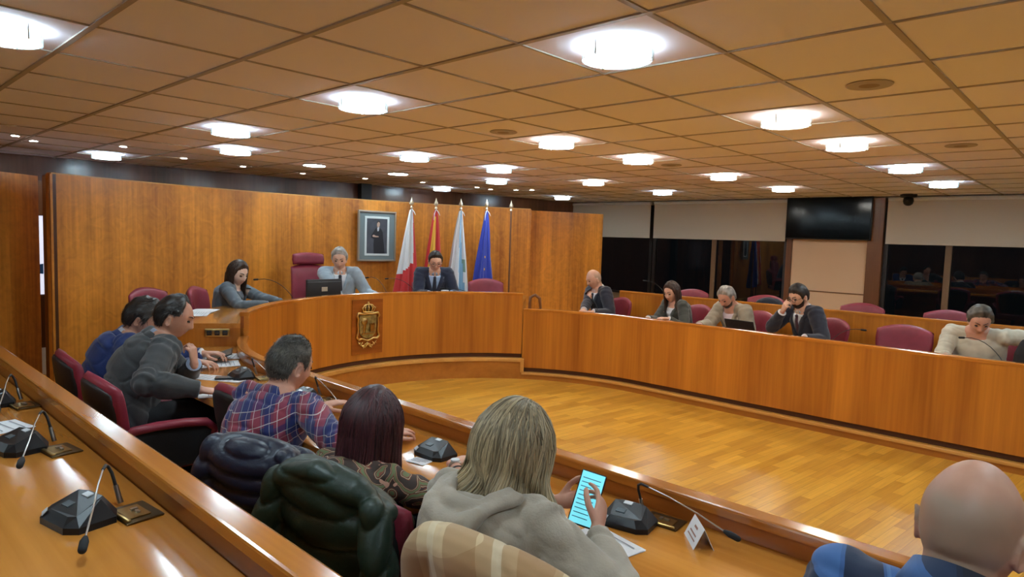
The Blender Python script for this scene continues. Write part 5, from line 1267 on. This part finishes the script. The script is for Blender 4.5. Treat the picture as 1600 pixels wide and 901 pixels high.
# fair haired woman
def hoodie_hood(inf):
    sp,root,th=inf['sp'],inf['root'],inf['th']; nb,nd,nr=inf['nb'],inf['nd'],inf['nr']
    # a hood lying collapsed on the upper back: nested U folds hanging from the neck
    m2=MB()
    for k,(w,dp,r,o) in enumerate(((.085,.055,.020,.012),(.105,.105,.022,.018),(.115,.150,.021,.022),(.108,.190,.018,.022))):
        pts=[]
        for i in range(17):
            a=-PI*.5+PI*i/16; u=math.sin(a); v=math.cos(a)
            t=4.95-(dp/.10)*v*1.0-(.10 if k else 0)
            x=u*w*(1-.25*v*(k>1)); pz=sp.surf(max(2.2,min(4.98,t)),x,th+o*.6,front=False)
            if abs(u)>.75: pz=pz+np.array([0,.03*(abs(u)-.75)*4,.012])
            pts.append(pz+np.array([0,-.006,.004]))
        m2.tube(pts,[(r*(.7+.5*math.sin(PI*i/16)),r*.8) for i in range(17)],12)
    for dz,r,rr in ((.00,.026,1.45),(.022,.020,1.30)):
        m2.tube([nb+nd*(dz)+np.array([math.sin(a)*nr*rr,-math.cos(a)*nr*rr*.95,.012*(1-math.cos(a))-.03*(math.cos(a)<-.3)]) for a in np.linspace(-2.4,2.4,17)],[r]*17,12)
    fuse(m2,'hood',F_hood,root,.0065,4,post=lambda co,no: co+no*(vnoise(co,40,3)*.003)[:,None])
person('woman with ash blond hair and beige hooded sweater holding a phone',.08,(-1.215,1.325),1.150,6,trunk_rng=(.52,1.1),lean=24,hp=18,hy=-6,skin=SK3,fem=1,wide=1.05,vox=.0042,seatobj=None,
  hands={'R':dict(world=(-.985,1.42,.845),fworld=(-.35,.75,.55),nworld=(-.85,-.15,-.1),curl=.75,ic=.45,hint=(1,-.5,-.5)),'L':dict(world=(-1.215,1.53,.825),fworld=(.75,.25,.25),nworld=(.15,-.5,1),curl=.5,hint=(-1,-.5,-.5))},
  outfit=dict(kind='hoodie',mat=F_hood,fold=.007,vox=.007,push=.02),hair=dict(style='long',mat=H_blond,th=.016,long=.150,locks=2600,lr=.0026,vol=.036,wave=.034,wf=34,flare=1.1,face=50,seed=31,rootdark=.45,part=.0),extras=(hoodie_hood,))
t=thing('smartphone','black smartphone with bright cyan screen held by the fair haired woman','phone',(-1.075,1.495,.885)); 
up_=Vector((-.10,.55,.80)).normalized(); nrm_=Vector((.45,-.60,.70)); nrm_=(nrm_-up_*nrm_.dot(up_)).normalized(); sx_=up_.cross(nrm_)
t.matrix_world=Matrix((sx_,up_,nrm_)).transposed().to_4x4(); t.location=(-1.075,1.495,.885)
mb=MB(); mb.box(-.037,.037,-.078,.078,-.0045,.0045,0,.003); mb.build('casing',M_black,t,30)
mb=MB(); mb.box(-.0335,.0335,-.074,.074,.0045,.0052); scn=mb.build('screen',mat('phone_screen_light',(.1,.3,.35),.3,emit=(.18,.72,.85),es=.95),t)
mb=MB(); rs=random.Random(2)
for i in range(10): mb.box(-.028,-.028+.03+.024*rs.random(),.055-i*.0125-.001,.055-i*.0125+.0012,.0052,.0055)
mb.build('screen_text',mat('phone_text',(.05,.2,.28),.5),scn)
# bald man near the camera
def spec_near(inf): spectacles(inf)
person('bald man in blue and black checked shirt at lower right, seen from behind',.08,(-.165,1.39),1.252,-6,lean=16,hp=12,hy=-4,skin=SK2,wide=1.08,belly=.02,vox=.0035,neckf=1.1,seatobj=('burgundy armchair behind the bald man, mostly below the frame','burgundy council armchairs',(0,0,0)),
  hands={'L':dict(w=(-.15,.36,.70)),'R':dict(w=(.16,.36,.70))},
  outfit=dict(kind='shirt',ch=.050,cdn=.026,mat=F_bplaid,fold=.005,vox=.007),hair=dict(style='none',mat=H_stub,stubble=1),extras=(spec_near,))
# ------------------------------------------------------------ coats over chair backs
def drape(name,label,cat,loc,rz,m,w,zt,zb,th,baffle=.0,bh=.085,nf=0,seed=1,lean=.17,gap=.085,shear=0,tonefn=None,vox=.008,extra=None,fa=.008,cr=.008):
    """cloth folded over the chair back: front and rear leaf joined over the top"""
    t=thing(name,label,cat,loc,rad(rz))
    mb=MB(); nu=30
    Lr=zt-zb; Lf=.20; hg=gap*.5+th*.5; arc_=PI*hg; tot=Lr+arc_+Lf
    def line(s):   # rear hem -> over the top -> front hem ; returns y,z,ny,nz
        d=s*tot
        if d<Lr: z=zb+d; return -.262-lean*(z-.45)-hg,z,-1,0
        if d<Lr+arc_:
            q=(d-Lr)/hg; yc=-.262-lean*(zt-.45); return yc-hg*math.cos(q),zt+hg*math.sin(q),-math.cos(q),math.sin(q)
        z=zt-(d-Lr-arc_); return -.262-lean*(z-.45)+hg,z,1,0
    vtop=(Lr+arc_*.5)/tot
    def P(u,v,o):
        a=2*u-1; y,z,ny,nz=line(v); wr=w*(1+.05*(1-min(1,v/vtop)))
        f=fa*math.sin(a*nf*2+seed)*(1 if v<vtop else .3)*min(1,abs(v-vtop)*4) if nf else 0
        y+=.055*a*a+ny*(o+f); z+=nz*(o+f)-.050*a*a-abs(a)**8*.02+shear*a
        return (a*wr,y,z)
    # closed slab: outer and inner surface
    nv=34; G=[]
    for o in (th*.5,-th*.5):
        G.append([[P(i/nu,j/nv,o) for i in range(nu+1)] for j in range(nv+1)])
    vs=[p for g_ in G for r in g_ for p in r]; W_=nu+1; N=W_*(nv+1); fs=[]
    for j in range(nv):
        for i in range(nu):
            a=j*W_+i; fs.append((a,a+1,a+W_+1,a+W_)); fs.append((N+a,N+a+W_,N+a+W_+1,N+a+1))
    for j in range(nv): 
        for i in (0,nu): a=j*W_+i; fs.append((a,a+W_,N+a+W_,N+a) if i==0 else (a,N+a,N+a+W_,a+W_))
    for i in range(nu):
        for j in (0,nv): a=j*W_+i; fs.append((a,N+a,N+a+1,a+1) if j==0 else (a,a+1,N+a+1,N+a))
    mb.add(vs,fs)
    if extra: extra(mb)
    def post(co,no):
        w_=np.zeros(len(co))
        if baffle:
            q=co[:,2]-.75*co[:,1]+.05*co[:,0]*np.sin(seed)+.010*vnoise(co,9,seed); w_+=baffle*(np.abs(np.sin(PI*q/bh))**.45-.6)
        w_+=vnoise(co,16,seed+.2)*(.006 if cr>.004 else .004)-np.exp(-(vnoise(co*np.array([1,1,.8]),17,seed+.7,1)/.15)**2)*cr
        return co+no*w_[:,None]
    fuse(mb,'cloth',m,t,vox,2,post=post)
    return t
F_puffn=mat('puffer_navy',(.006,.011,.030),.40,bump=.25,bscale=70); F_puffg=mat('puffer_green',(.007,.022,.012),.45,bump=.3,bscale=60)
def sleeveN(mb):
    mb.tube([(.15,-.34,.82),(.19,-.36,.72),(.20,-.36,.58),(.18,-.36,.45)],[.042,.050,.048,.045],16)
    mb.tube([(-.15,-.33,.82),(-.18,-.35,.72),(-.19,-.36,.56)],[.04,.045,.045],16)
chair('burgundy armchair of the man in checked shirt, under the navy puffer jacket',-2.14,1.26,.08,20)
drape('puffer_jacket','navy quilted puffer jacket hung over the chair of the checked shirt man','jacket',(-2.14,1.26,.08),20,F_puffn,.212,.800,.34,.034,baffle=.017,bh=.062,cr=.0,seed=2,extra=sleeveN)
def hoodG(mb):
    mb.tube([(-.21,-.32,.79),(-.14,-.345,.84),(0,-.355,.87),(.12,-.34,.845),(.20,-.30,.79)],[(.030,.03),(.046,.040),(.050,.042),(.042,.038),(.026,.026)],18)
    mb.tube([(-.20,-.34,.80),(-.235,-.36,.66),(-.235,-.37,.50),(-.22,-.36,.36)],[.042,.050,.050,.045],16)
    mb.tube([(.19,-.34,.80),(.23,-.36,.66),(.23,-.36,.48)],[.042,.05,.048],16)
chair('burgundy armchair of the red haired woman, under the green puffer coat',-1.655,1.30,.08,10)
chair('burgundy armchair of the fair haired woman, under the checked scarf',-.98,1.29,.08,2)
drape('puffer_coat','dark green hooded puffer coat hung over the red haired womans chair','coat',(-1.655,1.30,.08),10,F_puffg,.205,.800,.26,.036,baffle=.018,bh=.105,cr=.001,shear=-.035,seed=5,extra=hoodG)
F_scarf=plaid('camel_check',(.62,.46,.26),[('u',.0,.24,(.36,.19,.075),.65),('v',.0,.24,(.34,.17,.065),.55),('u',.5,.06,(.70,.60,.42),.6),('v',.5,.06,(.70,.60,.42),.6)],su=.20,rot=rad(20),rough=.95)
drape('checked_scarf','camel and cream checked wool scarf draped over a chair, bottom centre','scarf',(-.98,1.29,.08),2,F_scarf,.250,.838,.30,.018,nf=4,seed=3,gap=.090,fa=.014,cr=.004,vox=.0065)
drape('dark_coat','dark navy coat over the rear row chair behind beige blazer','coat',(-3.24,8.02,.17),180,cloth('coat_dark_navy',(.012,.018,.032)),.17,.75,.30,.03,seed=6,gap=.10)
# ------------------------------------------------------------ camera, world, output
f_,pitch_,roll_,yaw_=1023.2,.07551,.03124,2.32177
fw=Vector((math.cos(yaw_)*math.cos(pitch_),math.sin(yaw_)*math.cos(pitch_),-math.sin(pitch_)))
r_=Vector((math.sin(yaw_),-math.cos(yaw_),0)); u_=r_.cross(fw)
R2=r_*math.cos(roll_)+u_*math.sin(roll_); U2=-r_*math.sin(roll_)+u_*math.cos(roll_)
cam=bpy.data.cameras.new('camera'); co=bpy.data.objects.new('camera',cam); COL.objects.link(co)
mw=Matrix((R2,U2,-fw)).transposed().to_4x4(); mw.translation=Vector((0,0,1.62)); co.matrix_world=mw
cam.sensor_width=36; cam.lens=f_/1600*36; cam.clip_start=.05; cam.clip_end=100
SC.camera=co
w=bpy.data.worlds.new('night'); SC.world=w; w.use_nodes=True
w.node_tree.nodes['Background'].inputs[0].default_value=(.006,.008,.010,1); w.node_tree.nodes['Background'].inputs[1].default_value=.25
SC.view_settings.view_transform='Standard'; SC.view_settings.look='None'; SC.view_settings.gamma=1; SC.view_settings.use_curve_mapping=False
SC.view_settings.exposure=EXPO
